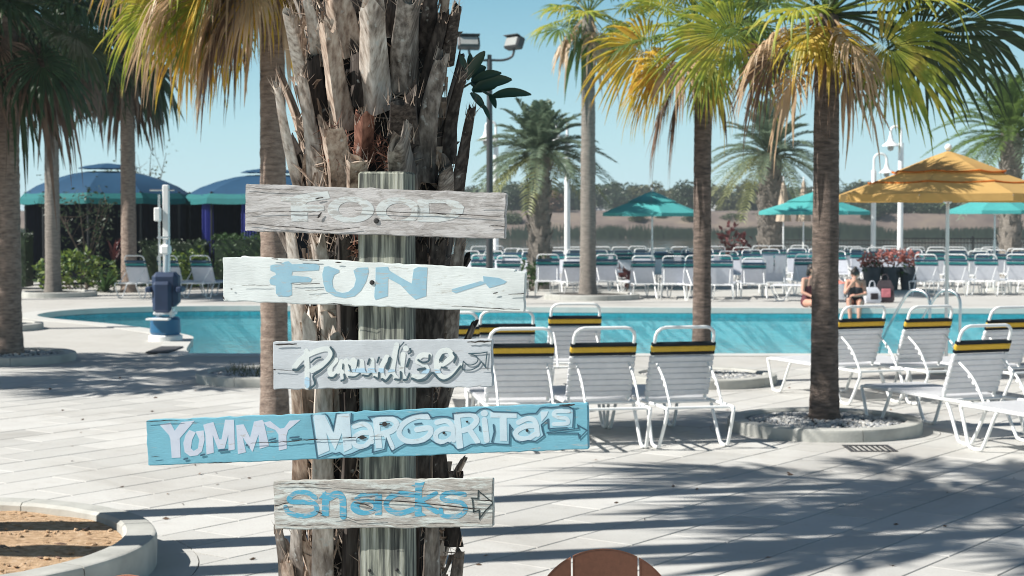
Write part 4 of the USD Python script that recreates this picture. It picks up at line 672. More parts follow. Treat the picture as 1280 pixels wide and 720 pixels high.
top = [(389, 519.5), (392, 516.7), (399, 516), (406.7, 516.7), (410.5, 521.7), (416.7, 537), (420.5, 516.7), (430, 515.2), (439.4, 514.4), (439, 529.5), (443, 527), (449, 525), (457, 525), (464, 526), (460.5, 521), (475, 519.6), (491, 519.5), (497, 521), (502, 524.4), (508, 521), (515.5, 518.3), (525, 516.5), (534.5, 516), (537, 518.5), (539, 522.8), (545, 521), (552, 520.5), (560, 521), (566.7, 523.3), (566, 516.7), (576, 515.5), (586.7, 515), (594.5, 516), (600, 511.5), (606.7, 510), (612, 511.3), (616.7, 514.5), (631, 515), (646.7, 515.5), (651, 519), (660, 517.2), (670, 516.7), (675.5, 510), (682, 508.8), (689, 509.5), (700, 508.3), (711, 508), (716.7, 511.7), (717, 520), (716, 534)]
bot = [(709, 534.5), (697, 535), (685.5, 536), (685, 524), (676.7, 531), (678, 538), (680, 544), (675, 548), (669.5, 551.7), (660, 550.5), (650, 552.8), (643, 550), (639, 543), (637, 533), (636.7, 555.5), (626, 555), (615, 554), (604.5, 556), (599, 554.5), (594, 555.3), (589, 555.5), (584.5, 557.8), (579, 560.5), (572, 562), (569, 559.5), (566.7, 556), (560, 552.8), (555, 555.3), (550, 556), (544, 553.5), (537.8, 549.4), (531, 553), (523, 555), (515, 555.8), (506, 555), (497, 560), (490, 564.5), (486, 557), (483, 549), (481, 561.7), (465.5, 565.5), (466, 556), (458, 560), (449, 562.8), (440, 567), (430, 569.5), (427, 567), (424.5, 565.5), (420, 567), (415.5, 566), (406, 569.5), (396.7, 572.8)]
full = polyp(top + bot); inlay('letter_halo', full, I_halo, b, 0, c)
mg = [polyp([(392, 519), (406, 519), (417, 541), (421, 518), (437, 517), (440, 560), (430, 565), (427.5, 541), (419, 562), (408, 541), (412, 563), (398, 569)]), stroke([(443, 533), (455, 530), (463, 536), (465, 552)], 6).union(stroke([(464, 541), (452, 541), (443, 547), (444, 556), (455, 558), (464, 550)], 6)), line([(470, 523), (474, 560)], 8, 2).union(stroke([(471, 525), (488, 523), (496, 530), (490, 538), (478, 542)], 7)).union(line([(482, 541), (490, 559)], 7)), stroke([(536, 521), (520, 521), (504, 530), (499, 542), (508, 551), (525, 551), (537, 543), (537, 535), (521, 537)], 6.5), stroke([(546, 528), (558, 526), (566, 534), (567, 550)], 6).union(stroke([(566, 537), (554, 536), (545, 542), (547, 551), (558, 552), (567, 545)], 6)), line([(571, 519), (575, 558)], 8).union(stroke([(573, 519), (589, 518), (596, 525), (589, 534), (579, 538)], 6.5)).union(line([(587, 537), (597, 552)], 6.5)), line([(605.5, 525), (608.5, 550)], 7), ellp(605.5, 516.5, 4.5, 4), line([(613, 518.5), (646, 519)], 6.5, 2).union(line([(629, 519), (629.5, 551)], 8.5, 2)), stroke([(648, 528), (660, 523), (669, 527), (672, 543)], 6).union(stroke([(671, 532), (656, 533), (645, 540), (648, 547), (660, 548), (671, 541)], 6)), polyp([(675.5, 514.5), (685.5, 514), (683, 520), (677, 527)]), stroke([(711, 514), (696, 514), (692, 518), (698, 521.5), (708, 523), (709, 529), (692, 530)], 4.6)]
for s in mg: inlay('letter', s, I_marg, b, 1, c)
ol = line(top, 1.5).union(line(bot + [top[0]], 1.4)).union(line([(617, 531), (618, 540), (615, 552)], 2)).union(line([(637, 531.5), (641, 536), (638, 538)], 1.3)).union(line([(518.5, 530), (527, 529)], 1.6)).union(line([(510.5, 536.5), (511, 540)], 1.8)).union(line([(599.5, 533), (600, 538)], 2))
inlay('outline', ol, I_line, b, 2, c)
inlay('arrow', line([(684, 540.5), (700, 538.5), (723, 535.5), (722, 531), (734, 537.8), (724, 548), (723, 541.5), (684, 541.3), (684, 540.5)], 1.2), I_line, b, 2, c)
inlay('letter_dot', unary_union([ellp(453, 546.5, 3.5, 2.5), ellp(481, 530, 3.2, 2.8), ellp(555, 541, 1.8, 1.6), ellp(584, 527, 1.5, 1.3), ellp(659, 538, 1.8, 1.8), line([(448, 546.8), (458, 546.6)], 1.4), line([(475, 530.5), (487, 529.5)], 1.4)]), M['steelbolt'], b, 3, c)
inlay('paint_dash', unary_union([line([(230.5, 573.8), (234.5, 573)], 2.2), line([(251.5, 569), (256, 568)], 2.2), line([(274, 563.5), (284.5, 562)], 2.2), line([(337, 550), (344.5, 548.2)], 2), line([(363, 547.3), (374, 546)], 2), ellp(308.8, 556.4, 1.6, 1.5)]), I_line, b, 3, c)
cracks(b, [([(314, 554), (336, 553), (350, 552.5)], 1.0), ([(350, 552.5), (367, 551.5), (378, 549.8)], 1.5), ([(378, 550), (389, 549), (397, 548.6)], 1.6), ([(396, 549.4), (428, 548.8)], 0.8), ([(426, 547.5), (445, 546.8)], 1.3), ([(463, 546), (478, 545)], 0.6), ([(184, 527), (215, 525), (245, 523)], 1.4), ([(290, 519.5), (330, 518), (370, 517.5)], 1.0), ([(700, 506.5), (718, 505.5)], 2.2), ([(260, 578.5), (290, 577.5)], 1.2), ([(190, 571), (200, 570.5)], 0.8)], c)
# Snacks
b, c = board('grey weathered board with turquoise Snacks and a spiky arrow, lowest of the five', [(341.5, 602), (616, 598.5), (616.5, 658.5), (343, 662)], W_sna, seed=5)
sn = [stroke([(394, 622), (384, 616), (370, 616.5), (361.6, 622.7), (364.5, 627), (380, 627.5), (391.6, 629), (396, 634.6), (393, 641.5), (380, 645), (369, 643.7), (360, 640), (357, 634)], 6), line([(407.5, 616), (406.5, 645)], 9, 2).union(polyp([(398, 623), (407, 614), (410, 622)])).union(stroke([(412, 622), (421, 617.5), (428, 623), (429, 645)], 8.5)), line([(445, 623), (452, 618.5), (471, 618.5)], 4).union(ellp(455, 633.5, 17, 10.5).difference(ellp(458, 633, 9, 5.5))).union(line([(473, 618), (473, 644)], 8.5, 2)), stroke([(516, 618.5), (499, 617), (487, 622.5), (482.5, 631), (488, 638.4), (500.5, 641.5), (516, 637)], 6.5), line([(523.3, 603.5), (522.7, 644)], 8.5, 2).union(polyp([(514, 607), (531, 602), (528, 610)])).union(polyp([(515, 647), (527, 640), (533, 644)])).union(line([(545, 616.5), (524, 627)], 5)).union(line([(526, 628), (546, 640)], 6)), stroke([(580.7, 618), (563.8, 615.5), (553, 619.6), (555, 625), (570.8, 626.6), (579, 630), (582, 637), (575.5, 644), (563.8, 645.6), (553, 644), (551, 637)], 5.4)]
for s in sn: inlay('letter', s, I_turq, b, 0, c)
inlay('arrow', line([(589, 622.5), (597.5, 623), (598, 613.5), (612, 625), (617, 628.5), (607, 638), (599.5, 648), (599, 637.5), (592, 640), (591, 628), (590, 622.5)], 1.5), I_black, b, 1, c)
cracks(b, [([(343, 632), (352, 630.5), (361, 628.5)], 1.5), ([(440, 624), (460, 625), (500, 626), (540, 630), (590, 635.5), (616, 636)], 1.5), ([(592, 625.5), (616, 625)], 1.3), ([(443, 628), (456, 630), (465, 634)], 1.8), ([(396, 639), (403, 642)], 2.0), ([(418, 609), (450, 612), (480, 612), (520, 614)], 0.9), ([(520, 613), (570, 613.5), (610, 612)], 0.7), ([(345, 605), (380, 604), (410, 606)], 1.0), ([(440, 618), (470, 615), (500, 616)], 0.7), ([(350, 655), (380, 657), (410, 655)], 0.8), ([(415, 647), (432, 645), (445, 650), (480, 648)], 0.7), ([(460, 656), (520, 655), (600, 653)], 0.7)], c)
g = Geo()
for u, v_ in ((462, 713), (496, 712)):
    q = on_plane(u, v_, pf, SN) - pc; g.add(*icos(0.005, q + SN * 0.001, 1))
part('nail', g, M['steelbolt'], signpost)

# ------------------------------------------------------------------ sun loungers
RL = 22.0
def backpt(l, x, z0=0.385, y0=-0.03, rec=RL): a = math.radians(rec); return np.array([x, y0 - l * math.sin(a), z0 + l * math.cos(a)])
def strap(g, l, h, hw=0.295, rec=RL, t=0.040):
    a = math.radians(rec); g.box(backpt(l, 0, rec=rec), [2 * hw, t, h], M=rotx(a), bev=0.006); return g
def lounger_frame(t, r, n, ns=6, rec=RL):
    for s in (-1, 1):
        x = 0.30 * s; k = 0.012 * s
        p = bez([(x, -0.12, 0.345), (x, -0.17, 0.27), (x + k, -0.29, 0.06), (x + k, -0.34, 0.018), (x + k, -0.46, 0.018), (x + k, -0.51, 0.06), (x, -0.64, 0.29), (x, -0.655, 0.345), (x, -0.62, 0.368), (x, -0.3, 0.37), (x, 0.4, 0.37), (x, 1.14, 0.37), (x, 1.205, 0.345), (x, 1.19, 0.29), (x + k, 1.09, 0.06), (x + k, 1.04, 0.018), (x + k, 0.93, 0.018), (x + k, 0.88, 0.06), (x, 0.76, 0.30), (x, 0.72, 0.355)], ns)
        part('side_frame', Geo().tube(p, r, n), M['white'], t, smooth=50)
    for y in (-0.60, -0.12, 0.72, 1.18): part('cross_bar', Geo().tube([(-0.30, y, 0.366), (0.30, y, 0.366)], r * 0.85, n), M['white'], t, smooth=50)
    w, tp, c = 0.27, 0.70, 0.085
    p = [backpt(0, -w, rec=rec), backpt(0.3, -w, rec=rec), backpt(tp - c, -w, rec=rec)] + [backpt(tp - c + c * math.sin(q), -w + c * (1 - math.cos(q)), rec=rec) for q in (0.5, 1.05, 1.57)] + [backpt(tp, 0, rec=rec)] + [backpt(tp - c + c * math.sin(q), w - c * (1 - math.cos(q)), rec=rec) for q in (1.57, 1.05, 0.5)] + [backpt(tp - c, w, rec=rec), backpt(0.3, w, rec=rec), backpt(0, w, rec=rec)]
    part('back_frame', Geo().tube(p, r, n), M['white'], t, smooth=50)
def near_lounger(label, loc, rz):
    t = thing('sun_lounger', label, 'sun lounger', loc, rz); lounger_frame(t, 0.0155, 8)
    for s in (-1, 1):                          # notched props that hold the back up
        a, b = backpt(0.36, 0.235 * s) + [0, -0.02, 0], np.array([0.235 * s, -0.56, 0.37]); g = Geo().tube(bez([a, (a + b) / 2 + [0, -0.035, 0.03], b], 5), 0.011, 6)
        for q in (0.35, 0.5, 0.65, 0.8): p = a + (b - a) * q; g.box(p + [0, -0.03, 0.0], [0.012, 0.03, 0.02], M=rotx(0.6))
        part('back_prop', g, M['white'], t, smooth=50)
    for l, h, m in ((0.538, 0.031, 'strapk'), (0.496, 0.052, 'strapy'), (0.454, 0.031, 'strapk')): part('strap', strap(Geo(), l, h), M[m], t)
    for k in range(7): part('strap', strap(Geo(), 0.400 - k * 0.0560, 0.048), M['strapw'], t)
    for k in range(21): part('strap', Geo().box([0, 0.03 + k * 0.0555, 0.375], [0.63, 0.048, 0.036], bev=0.006), M['strapw'], t)
    return t
def lounger_at(u_top, v_top, rz, z=1.034, dy=-0.29):
    """Place a lounger so that the middle of its back's top edge falls on a photo pixel."""
    d = (EYE - z) / ((v_top - 270) / FPX); X = xat(u_top, d); a = math.radians(rz); return (X + dy * math.sin(a), d - dy * math.cos(a), 0.0)
NL = [(652, 411, 8, 'yellow and black striped white strap lounger behind the right end of the grey board'), (757, 410, 11, 'yellow and black striped strap lounger, middle one of the three in front of the pool'), (858, 409, 14, 'yellow and black striped strap lounger in front of the slim poolside palm'),
      (563, 391, 4, 'white strap lounger half hidden by the signpost, only its striped right corner showing'), (634, 389, 6, 'second-row strap lounger seen above the grey board and below the white board'), (720, 380, 6, 'second-row yellow striped strap lounger in the gap between two front loungers'),
      (1082, 383, 22, 'strap lounger just right of the palm in the gravel planter, in front of the bathers'), (1166, 383, 21, 'strap lounger at the pool handrails, yellow stripe under the parasol pole'), (1236, 407, 22, 'front strap lounger with bright yellow stripe at the right, its footrest pointing at the palm'), (1268, 384, 21, 'strap lounger behind the front one at the right edge of the picture'), (1392, 424, 22, 'strap lounger cut off by the right edge, only its white frame in view')]
p0 = None
for u, v_, rz, lab in NL:
    loc = lounger_at(u, v_, rz)
    if p0 is None: p0 = near_lounger(lab, loc, rz); p0n = p0
    else: copy_of(p0, lab, 'sun lounger', loc, rz)
# loungers beyond the pool: simpler at their size, with teal and navy stripes
def far_lounger(label, loc, rz, group, rec):
    t = thing('pool_lounger', label, 'sun lounger', loc, rz, group); lounger_frame(t, 0.014, 5, 3, rec)
    part('back_sling', strap(Geo(), 0.20, 0.40, rec=rec, t=0.03), M['sling'], t)
    part('stripe', strap(Geo(), 0.47, 0.055, rec=rec, t=0.034), M['tealstripe'], t); part('stripe', strap(Geo(), 0.545, 0.06, rec=rec, t=0.034), M['navy'], t); part('stripe', strap(Geo(), 0.420, 0.03, rec=rec, t=0.034), M['navy'], t)
    part('seat_sling', Geo().box([0, 0.60, 0.372], [0.62, 1.15, 0.03], bev=0.006), M['sling'], t)
    for s in (-1, 1): part('back_prop', Geo().tube([backpt(0.36, 0.235 * s, rec=rec), (0.235 * s, -0.56, 0.37)], 0.012, 4), M['white'], t)
    return t
rg = np.random.default_rng(17); fp = {}
def far_at(u, d, rz, label, group=None, dy=-0.29, rec=None):
    rec = rec or (22.0, 22.0, 31.0, 16.0)[rg.integers(4)]
    a = math.radians(rz); loc = (xat(u, d) + dy * math.sin(a), d - dy * math.cos(a), 0.0)
    if rec not in fp: fp[rec] = far_lounger(label, loc, rz, group, rec); return
    copy_of(fp[rec], label, 'sun lounger', loc, rz, group)
for u, lab in ((167, 'leftmost of the three white loungers beside the blue cabana'), (208, 'white lounger standing behind the mast of the pool lift'), (249, 'white lounger between the pool lift and the white board')): far_at(u, 40.9, -20, lab, rec=22.0)
g1 = 'front row of teal striped loungers across the pool'; l1 = 'shaded teal and navy striped lounger in the front row across the pool, seen from behind'
for u in (600, 640, 687, 716, 757, 803, 840, 873, 906, 938): far_at(u + rg.normal(0, 2.5), (42.2 if 675 < u < 800 else 40.6) + rg.normal(0, 0.3), rg.normal(-2, 7), l1, g1)
far_at(968, 41.6, -6, 'lounger across the pool with a white towel thrown over its back', rec=22.0)
for u in (1008,): far_at(u, 42.3, 2, 'lounger across the pool behind the bather half hidden by the palm')
g2 = 'oblique row of loungers across the pool at the right'; l2 = 'white lounger turned to the right in the oblique row under the yellow parasol'
for k, u in enumerate((1157, 1194, 1232, 1272, 1312, 1352)): far_at(u, 42.0 + 0.1 * k, -30, l2, g2, rec=22.0)
g3 = 'second row of loungers across the pool'; l3 = 'sunlit white lounger in the second row across the pool, facing the water'
for u in list(range(588, 1075, 27)) + [1112, 1140]: far_at(u + rg.normal(0, 3), 48.5 + rg.normal(0, 0.5), 180 + rg.normal(0, 5), l3, g3)
for u in range(1172, 1345, 26): far_at(u + rg.normal(0, 3), 47.5 + rg.normal(0, 0.5), -20 + rg.normal(0, 5), 'white lounger in the second row behind the yellow parasol pole', 'second row of loungers at the right')
g4 = 'third row of loungers across the pool'; l4 = 'small distant lounger in the third row, its teal stripe below a white top bar'
for u in range(596, 1330, 25): far_at(u + rg.normal(0, 4), 52.3 + rg.normal(0, 0.6), rg.normal(0, 6), l4, g4)
# towel over a lounger back
def cloth(rows, th=0.012):
    r = np.asarray(rows, float); m, n = r.shape[:2]; i, j = np.meshgrid(np.arange(m - 1), np.arange(n - 1), indexing='ij'); f = np.stack([i * n + j, i * n + j + 1, (i + 1) * n + j + 1, (i + 1) * n + j], -1).reshape(-1, 4); return r.reshape(-1, 3), f
t = thing('towel', 'white towel draped over the back of a lounger across the pool', 'towel', (xat(968, 41.6), 41.6, 0))
for s in (-1, 1):
    rows = []
    for q in np.linspace(0, 1, 14):
        l = 0.74 - abs(q - 0.45) * (0.95 if q > 0.45 else 0.75); side = -1 if q > 0.45 else 1; p = backpt(l, 0) + [0, 0.29 + side * 0.045, 0.0]
        rows.append([[0.155 * s + x + 0.012 * math.sin(9 * q + 5 * x), p[1] + 0.012 * math.sin(20 * x + 4 * q), p[2]] for x in np.linspace(-0.135, 0.135, 7)])
    part('towel_fold', cloth(rows), M['towel'], t, smooth=True)

# ------------------------------------------------------------------ parasols
def parasol(label, u, v_rim, v_top, d, diam, cloth_m, n=8, pipe=None, tilt=(0, 0), rot=0.2, foot=None):
    zr, zt = zat(v_rim, d), zat(v_top, d); R = diam / 2; x = xat(u, d); t = thing('parasol', label, 'parasol', (x, d, 0)); H = zt - zr
    th = np.arange(n) * 2 * np.pi / n + rot
    def ringp(r, z, k=1.0): return np.stack([r * np.cos(th), r * np.sin(th), np.full(n, z)], 1)
    def shade(zrows):
        g = Geo()
        for i in range(n):                       # each gore sags between two ribs
            a, b = th[i], th[(i + 1) % n] + (2 * np.pi if i == n - 1 else 0); rows = []
            for r, z in zrows:
                ph = np.linspace(a, b, 7); rr = r * np.cos((b - a) / 2) / np.cos(ph - (a + b) / 2); sg_ = np.sin((ph - a) / (b - a) * np.pi)
                rows.append(np.stack([rr * np.cos(ph), rr * np.sin(ph), z - 0.035 * sg_ * (r / R) ** 1.5 * (0.6 if r < R * 0.97 else 0.2)], 1))
            g.add(*cloth(rows))
        return g
    q = [(k, zr + H * 0.92 * (1 - k)) for k in (0.30, 0.45, 0.6, 0.75, 0.9, 1.0)]
    part('canopy', shade([(R * k, z) for k, z in q]), M[cloth_m], t, smooth=20)
    part('valance', shade([(R, zr), (R * 1.004, zr - 0.09)]), M[cloth_m], t)
    part('top_tier', shade([(0.02, zt), (R * 0.15, zt - H * 0.12), (R * 0.34, zt - H * 0.32), (R * 0.50, zt - H * 0.485)]), M[cloth_m], t, smooth=20)
    if pipe:
        g = Geo()
        for rr, zz in ((R * 0.502, zt - H * 0.49), (R * 0.72, zr + H * 0.258)):
            p = np.vstack([ringp(rr, zz + 0.012), ringp(rr, zz + 0.012)[:1]]); g.tube(np.array([p[i] * (1 - s) + p[i + 1] * s - [0, 0, 0.02 * math.sin(s * 3.14)] for i in range(n) for s in (0, .25, .5, .75)] + [p[0]]), 0.012, 5, False)
        part('piping', g, M[pipe], t)
    for i in range(n):
        p = np.stack([np.array([math.cos(th[i]) * R * k, math.sin(th[i]) * R * k, z - 0.025]) for k, z in [(0.05, zt - H * 0.1)] + q]); part('rib', Geo().tube(p, 0.010, 4), M['steel'], t)
        part('strut', Geo().tube([(0, 0, zr - 0.05), (math.cos(th[i]) * R * 0.5, math.sin(th[i]) * R * 0.5, zr + H * 0.42)], 0.007, 4), M['steel'], t)
    zs = zat(foot, d) if foot else 1.1
    part('pole', Geo().tube([(0, 0, 0.05), (0, 0, zt + 0.03)], 0.024, 10), M['steel'], t, smooth=60)
    if foot is not False: part('pole_sleeve', Geo().tube([(0, 0, 0.05), (0, 0, zs)], 0.034, 10), M['white'], t, smooth=60)
    part('finial', Geo().add(*icos(0.045, (0, 0, zt + 0.05), 2)), M['white'], t, smooth=True)
    part('hub', Geo().lathe([(0.024, zr - 0.12), (0.06, zr - 0.1), (0.06, zr - 0.02), (0.024, zr)], 10), M['steel'], t)
    part('base', Geo().lathe([(0, 0.09), (0.06, 0.09), (0.26, 0.05), (0.28, 0), (0, 0)], 20), M['kerb'], t, smooth=30)
    return t
parasol('large yellow parasol with orange piping over the loungers at the right', 1184, 243, 189, 21.3, 2.85, 'c_yellow', 8, 'c_orange', rot=0.30, foot=False)
parasol('teal parasol across the pool between two palm trunks', 815, 266, 239, 46.5, 2.75, 'c_teal', rot=0.1, foot=300)
parasol('teal parasol across the pool, pole hidden behind the palm in the gravel planter', 1017, 264, 240, 44, 2.9, 'c_teal', rot=0.45, foot=300)
parasol('teal parasol under the right end of the yellow one', 1243, 263, 240, 45, 2.6, 'c_teal', rot=0.25, foot=300)
for u, lab in ((979, 'left one of two closed pale parasols behind a teal one'), (1004, 'right one of two closed pale parasols behind a teal one')):
    d = 56; t = thing('closed_parasol', lab, 'parasol', (xat(u, d), d, 0)); zb = zat(258, d); zt = zat(224, d); n = 24; zz = np.linspace(0, 1, 9); P = []
    g = Geo(); th = np.arange(n) * 2 * np.pi / n
    v = np.stack([np.stack([(0.20 * (1 - q) ** 0.8 + 0.015) * (1 + 0.22 * np.cos(th * 8)) * np.cos(th), (0.20 * (1 - q) ** 0.8 + 0.015) * (1 + 0.22 * np.cos(th * 8)) * np.sin(th), np.full(n, zb - 0.5 + (zt - zb + 0.5) * q)], 1) for q in zz]).reshape(-1, 3)
    i, j = np.meshgrid(np.arange(8), np.arange(n), indexing='ij'); j2 = (j + 1) % n; g.add(v, np.stack([i * n + j, i * n + j2, (i + 1) * n + j2, (i + 1) * n + j], -1).reshape(-1, 4)); part('furled_canopy', g, M['c_tan'], t, smooth=True)
    part('pole', Geo().tube([(0, 0, 0), (0, 0, zt + 0.08)], 0.025, 8), M['white'], t); part('base', Geo().lathe([(0, 0.09), (0.26, 0.05), (0.28, 0), (0, 0)], 16), M['kerb'], t)

# ------------------------------------------------------------------ lamps
d = 38.0; zt = zat(74, d); t = thing('floodlight_pole', 'tall dark pole with two box floodlights on curved arms', 'lamp post', (xat(612, d), d, 0))
part('pole', Geo().tube([(0, 0, 0), (0, 0, zt * 0.5), (0, 0, zt)], [0.085, 0.075, 0.06], 12), M['darkmetal'], t, smooth=60)
part('base_plate', Geo().lathe([(0, 0.12), (0.14, 0.12), (0.17, 0.0)], 12), M['darkmetal'], t)
s = FPX / d
part('pole_cap', Geo().tube([(0, 0, zt), (0, 0, zt + 0.10)], 0.05, 8), M['darkmetal'], t)
for sx, uh, vh in ((-1, 586, 54), (1, 643, 54)):
    hx, hz = (uh - 612) / s, zat(vh, d); p = bez([(0, 0, zt - 0.02), (hx * 0.55, 0, zt - 0.02), (hx * 0.9, 0, zt + 0.06), (hx, 0, hz - 0.12)], 6); part('arm', Geo().tube(p, 0.028, 8), M['darkmetal'], t, smooth=60)
    R_ = rotz(0.15 if sx < 0 else -0.9) @ rotx(-0.5 if sx < 0 else -0.35)
    hd = part('lamp_head', Geo().box([hx, 0, hz], [0.50, 0.20, 0.28], M=R_, bev=0.03), M['darkmetal'], t)
    part('glass', Geo().box(np.array([hx, 0, hz]) + R_ @ [0, -0.105, 0], [0.40, 0.012, 0.19], M=R_), M['lampglass'], hd)
    part('visor', Geo().box(np.array([hx, 0, hz]) + R_ @ [0, -0.13, 0.135], [0.50, 0.10, 0.012], M=R_), M['darkmetal'], hd)
def crook_lamp(label, u, d, v_top, side, rad):
    zt = zat(v_top, d); t = thing('crook_lamp', label, 'lamp post', (xat(u, d), d, 0)); zs = zt - rad
    part('pole', Geo().tube([(0, 0, 0), (0, 0, zs - 0.35)], 0.085, 12), M['wlamp'], t, smooth=60)
    part('base', Geo().lathe([(0.10, 0.5), (0.15, 0.42), (0.17, 0.0)], 14), M['wlamp'], t, smooth=40)
    p = [(0, 0, zs - 0.5)] + [(side * rad * (1 - math.cos(q)), 0, zs + rad * math.sin(q)) for q in np.linspace(0, np.pi, 14)] + [(side * 2 * rad, 0, zs - 0.12)]; part('crook', Geo().tube(p, 0.042, 8), M['wlamp'], t, smooth=60)
    x = side * 2 * rad; part('shade', Geo().lathe([(0.04, zs - 0.08), (0.07, zs - 0.2), (0.10, zs - 0.3), (0.26, zs - 0.42), (0.27, zs - 0.45), (0.05, zs - 0.43)], 18, (x, 0, 0)), M['wlamp'], t, smooth=40)
    part('globe', Geo().add(*icos(0.10, (x, 0, zs - 0.50), 2)), M['lampglass'], t, smooth=True)
crook_lamp('white crook-necked lamp whose hook bends left, above the yellow parasol', 1125, 52, 158, -1, 0.16)
crook_lamp('white crook-necked lamp hooked to the right, its top just over the yellow parasol', 1091.5, 58, 192, 1, 0.22)
crook_lamp('tall white lamp pole left of the grey palm trunk across the pool', 709, 50, 150, -1, 0.16)
crook_lamp('white crook lamp directly behind the dark floodlight pole', 620, 54, 152, -1, 0.16)

# ------------------------------------------------------------------ pool lift, handrails, drain
d = 26.9; s = FPX / d; t = thing('pool_lift', 'navy and white chair lift standing at the curved end of the pool', 'pool lift', (xat(206, d), d, 0))
def lx(u): return (u - 206) / s
part('base', Geo().lathe([(0, 0.10), (0.24, 0.10), (0.27, 0.08), (0.27, 0), (0, 0)], 24), M['white'], t, smooth=30)
g = Geo().lathe([(0, zat(396, d)), (0.20, zat(396, d)), (0.24, zat(399, d)), (0.245, 0.14), (0.22, 0.10)], 24); part('drum', g, M['liftblue'], t, smooth=30)
z0 = zat(396, d); part('bracket', Geo().box([0, 0, z0 + 0.06], [0.34, 0.24, 0.05], bev=0.01).box([-0.10, 0, z0 + 0.03], [0.06, 0.2, 0.14], bev=0.01).box([0.12, -0.05, z0 + 0.05], [0.05, 0.2, 0.18], bev=0.01), M['white'], t)
zc0, zc1 = zat(383, d), zat(340, d); part('seat_back', Geo().box([0.03, -0.05, (zc0 + zc1) / 2], [0.42, 0.34, zc1 - zc0], bev=0.07), M['liftnavy'], t)
part('seat_pad', Geo().box([0.0, -0.24, zc0 + 0.16], [0.30, 0.12, 0.5], bev=0.05), M['liftnavy'], t)
for sx in (-1, 1): part('armrest', Geo().box([0.03 + sx * 0.245, -0.12, zc0 + 0.28], [0.09, 0.36, 0.09], bev=0.02), M['liftnavy'], t)
zm = zat(231, d); part('mast', Geo().box([0.015, 0.06, (zm + zc0) / 2], [0.10, 0.10, zm - zc0], bev=0.012), M['wlamp'], t)
part('mast_rod', Geo().tube([(-0.09, 0.02, zc0), (-0.09, 0.02, zat(243, d))], 0.018, 8), M['steel'], t, smooth=60)
part('cross_bar', Geo().tube([(-0.24, 0.04, zat(237.5, d)), (0.15, 0.04, zat(237.5, d))], 0.016, 8), M['steel'], t, smooth=60)
part('control_box', Geo().box([-0.10, -0.04, zat(268, d)], [0.10, 0.12, 0.22], bev=0.015), M['wlamp'], t); part('clamp', Geo().box([0.02, -0.02, zat(312, d)], [0.15, 0.2, 0.16], bev=0.03), M['wlamp'], t); part('rack_bar', Geo().box([-0.02, 0.02, zat(297, d)], [0.20, 0.06, 0.04], bev=0.008), M['steel'], t)
part('actuator', Geo().tube([(0.05, -0.10, zat(345, d)), (0.055, -0.03, zat(300, d))], [0.04, 0.03], 10), M['steel'], t, smooth=60)
part('footrest', Geo().box([-0.05, -0.30, z0 - 0.02], [0.36, 0.22, 0.03], bev=0.008), M['white'], t)
p = gp(206, 439); tag(part('floor_mat', Geo().box([p[0], p[1], 0.024], [0.34, 1.1, 0.02], bev=0.006), M['mat']), 'dark rectangular mat on the deck in front of the pool lift', 'mat')
for u, lab in ((1163, 'left one of the two steel pool handrails beside the parasol pole'), (1201, 'right one of the two steel pool handrails beside the parasol pole')):
    d = 24.05; t = thing('handrail', lab, 'handrail', (xat(u, d), d, 0)); p = bez([(0, 0, -0.02), (0, 0, 0.45), (0, 0.02, 0.78), (-0.06, 0.09, 0.90), (-0.17, 0.2, 0.93), (-0.26, 0.30, 0.86), (-0.40, 0.55, 0.5), (-0.52, 0.80, 0.08), (-0.56, 0.90, -0.40)], 6); part('rail', Geo().tube(p, 0.021, 10), M['steel'], t, smooth=60); part('flange', Geo().lathe([(0.022, 0.035), (0.055, 0.025), (0.06, 0.012)], 14), M['steel'], t)
p = gp(1087, 561); t = thing('drain_grate', 'small dark square drain grate on the paving in front of the right planter', 'drain', (p[0], p[1], 0)); part('frame', Geo().poly(sg.box(-0.20, -0.20, 0.20, 0.20).difference(sg.box(-0.165, -0.165, 0.165, 0.165)), 0.012, -0.004), M['darkmetal'], t)
for k in range(7): part('bar', Geo().box([-0.14 + k * 0.0467, 0, 0.001], [0.018, 0.33, 0.008]), M['blackmetal'], t)

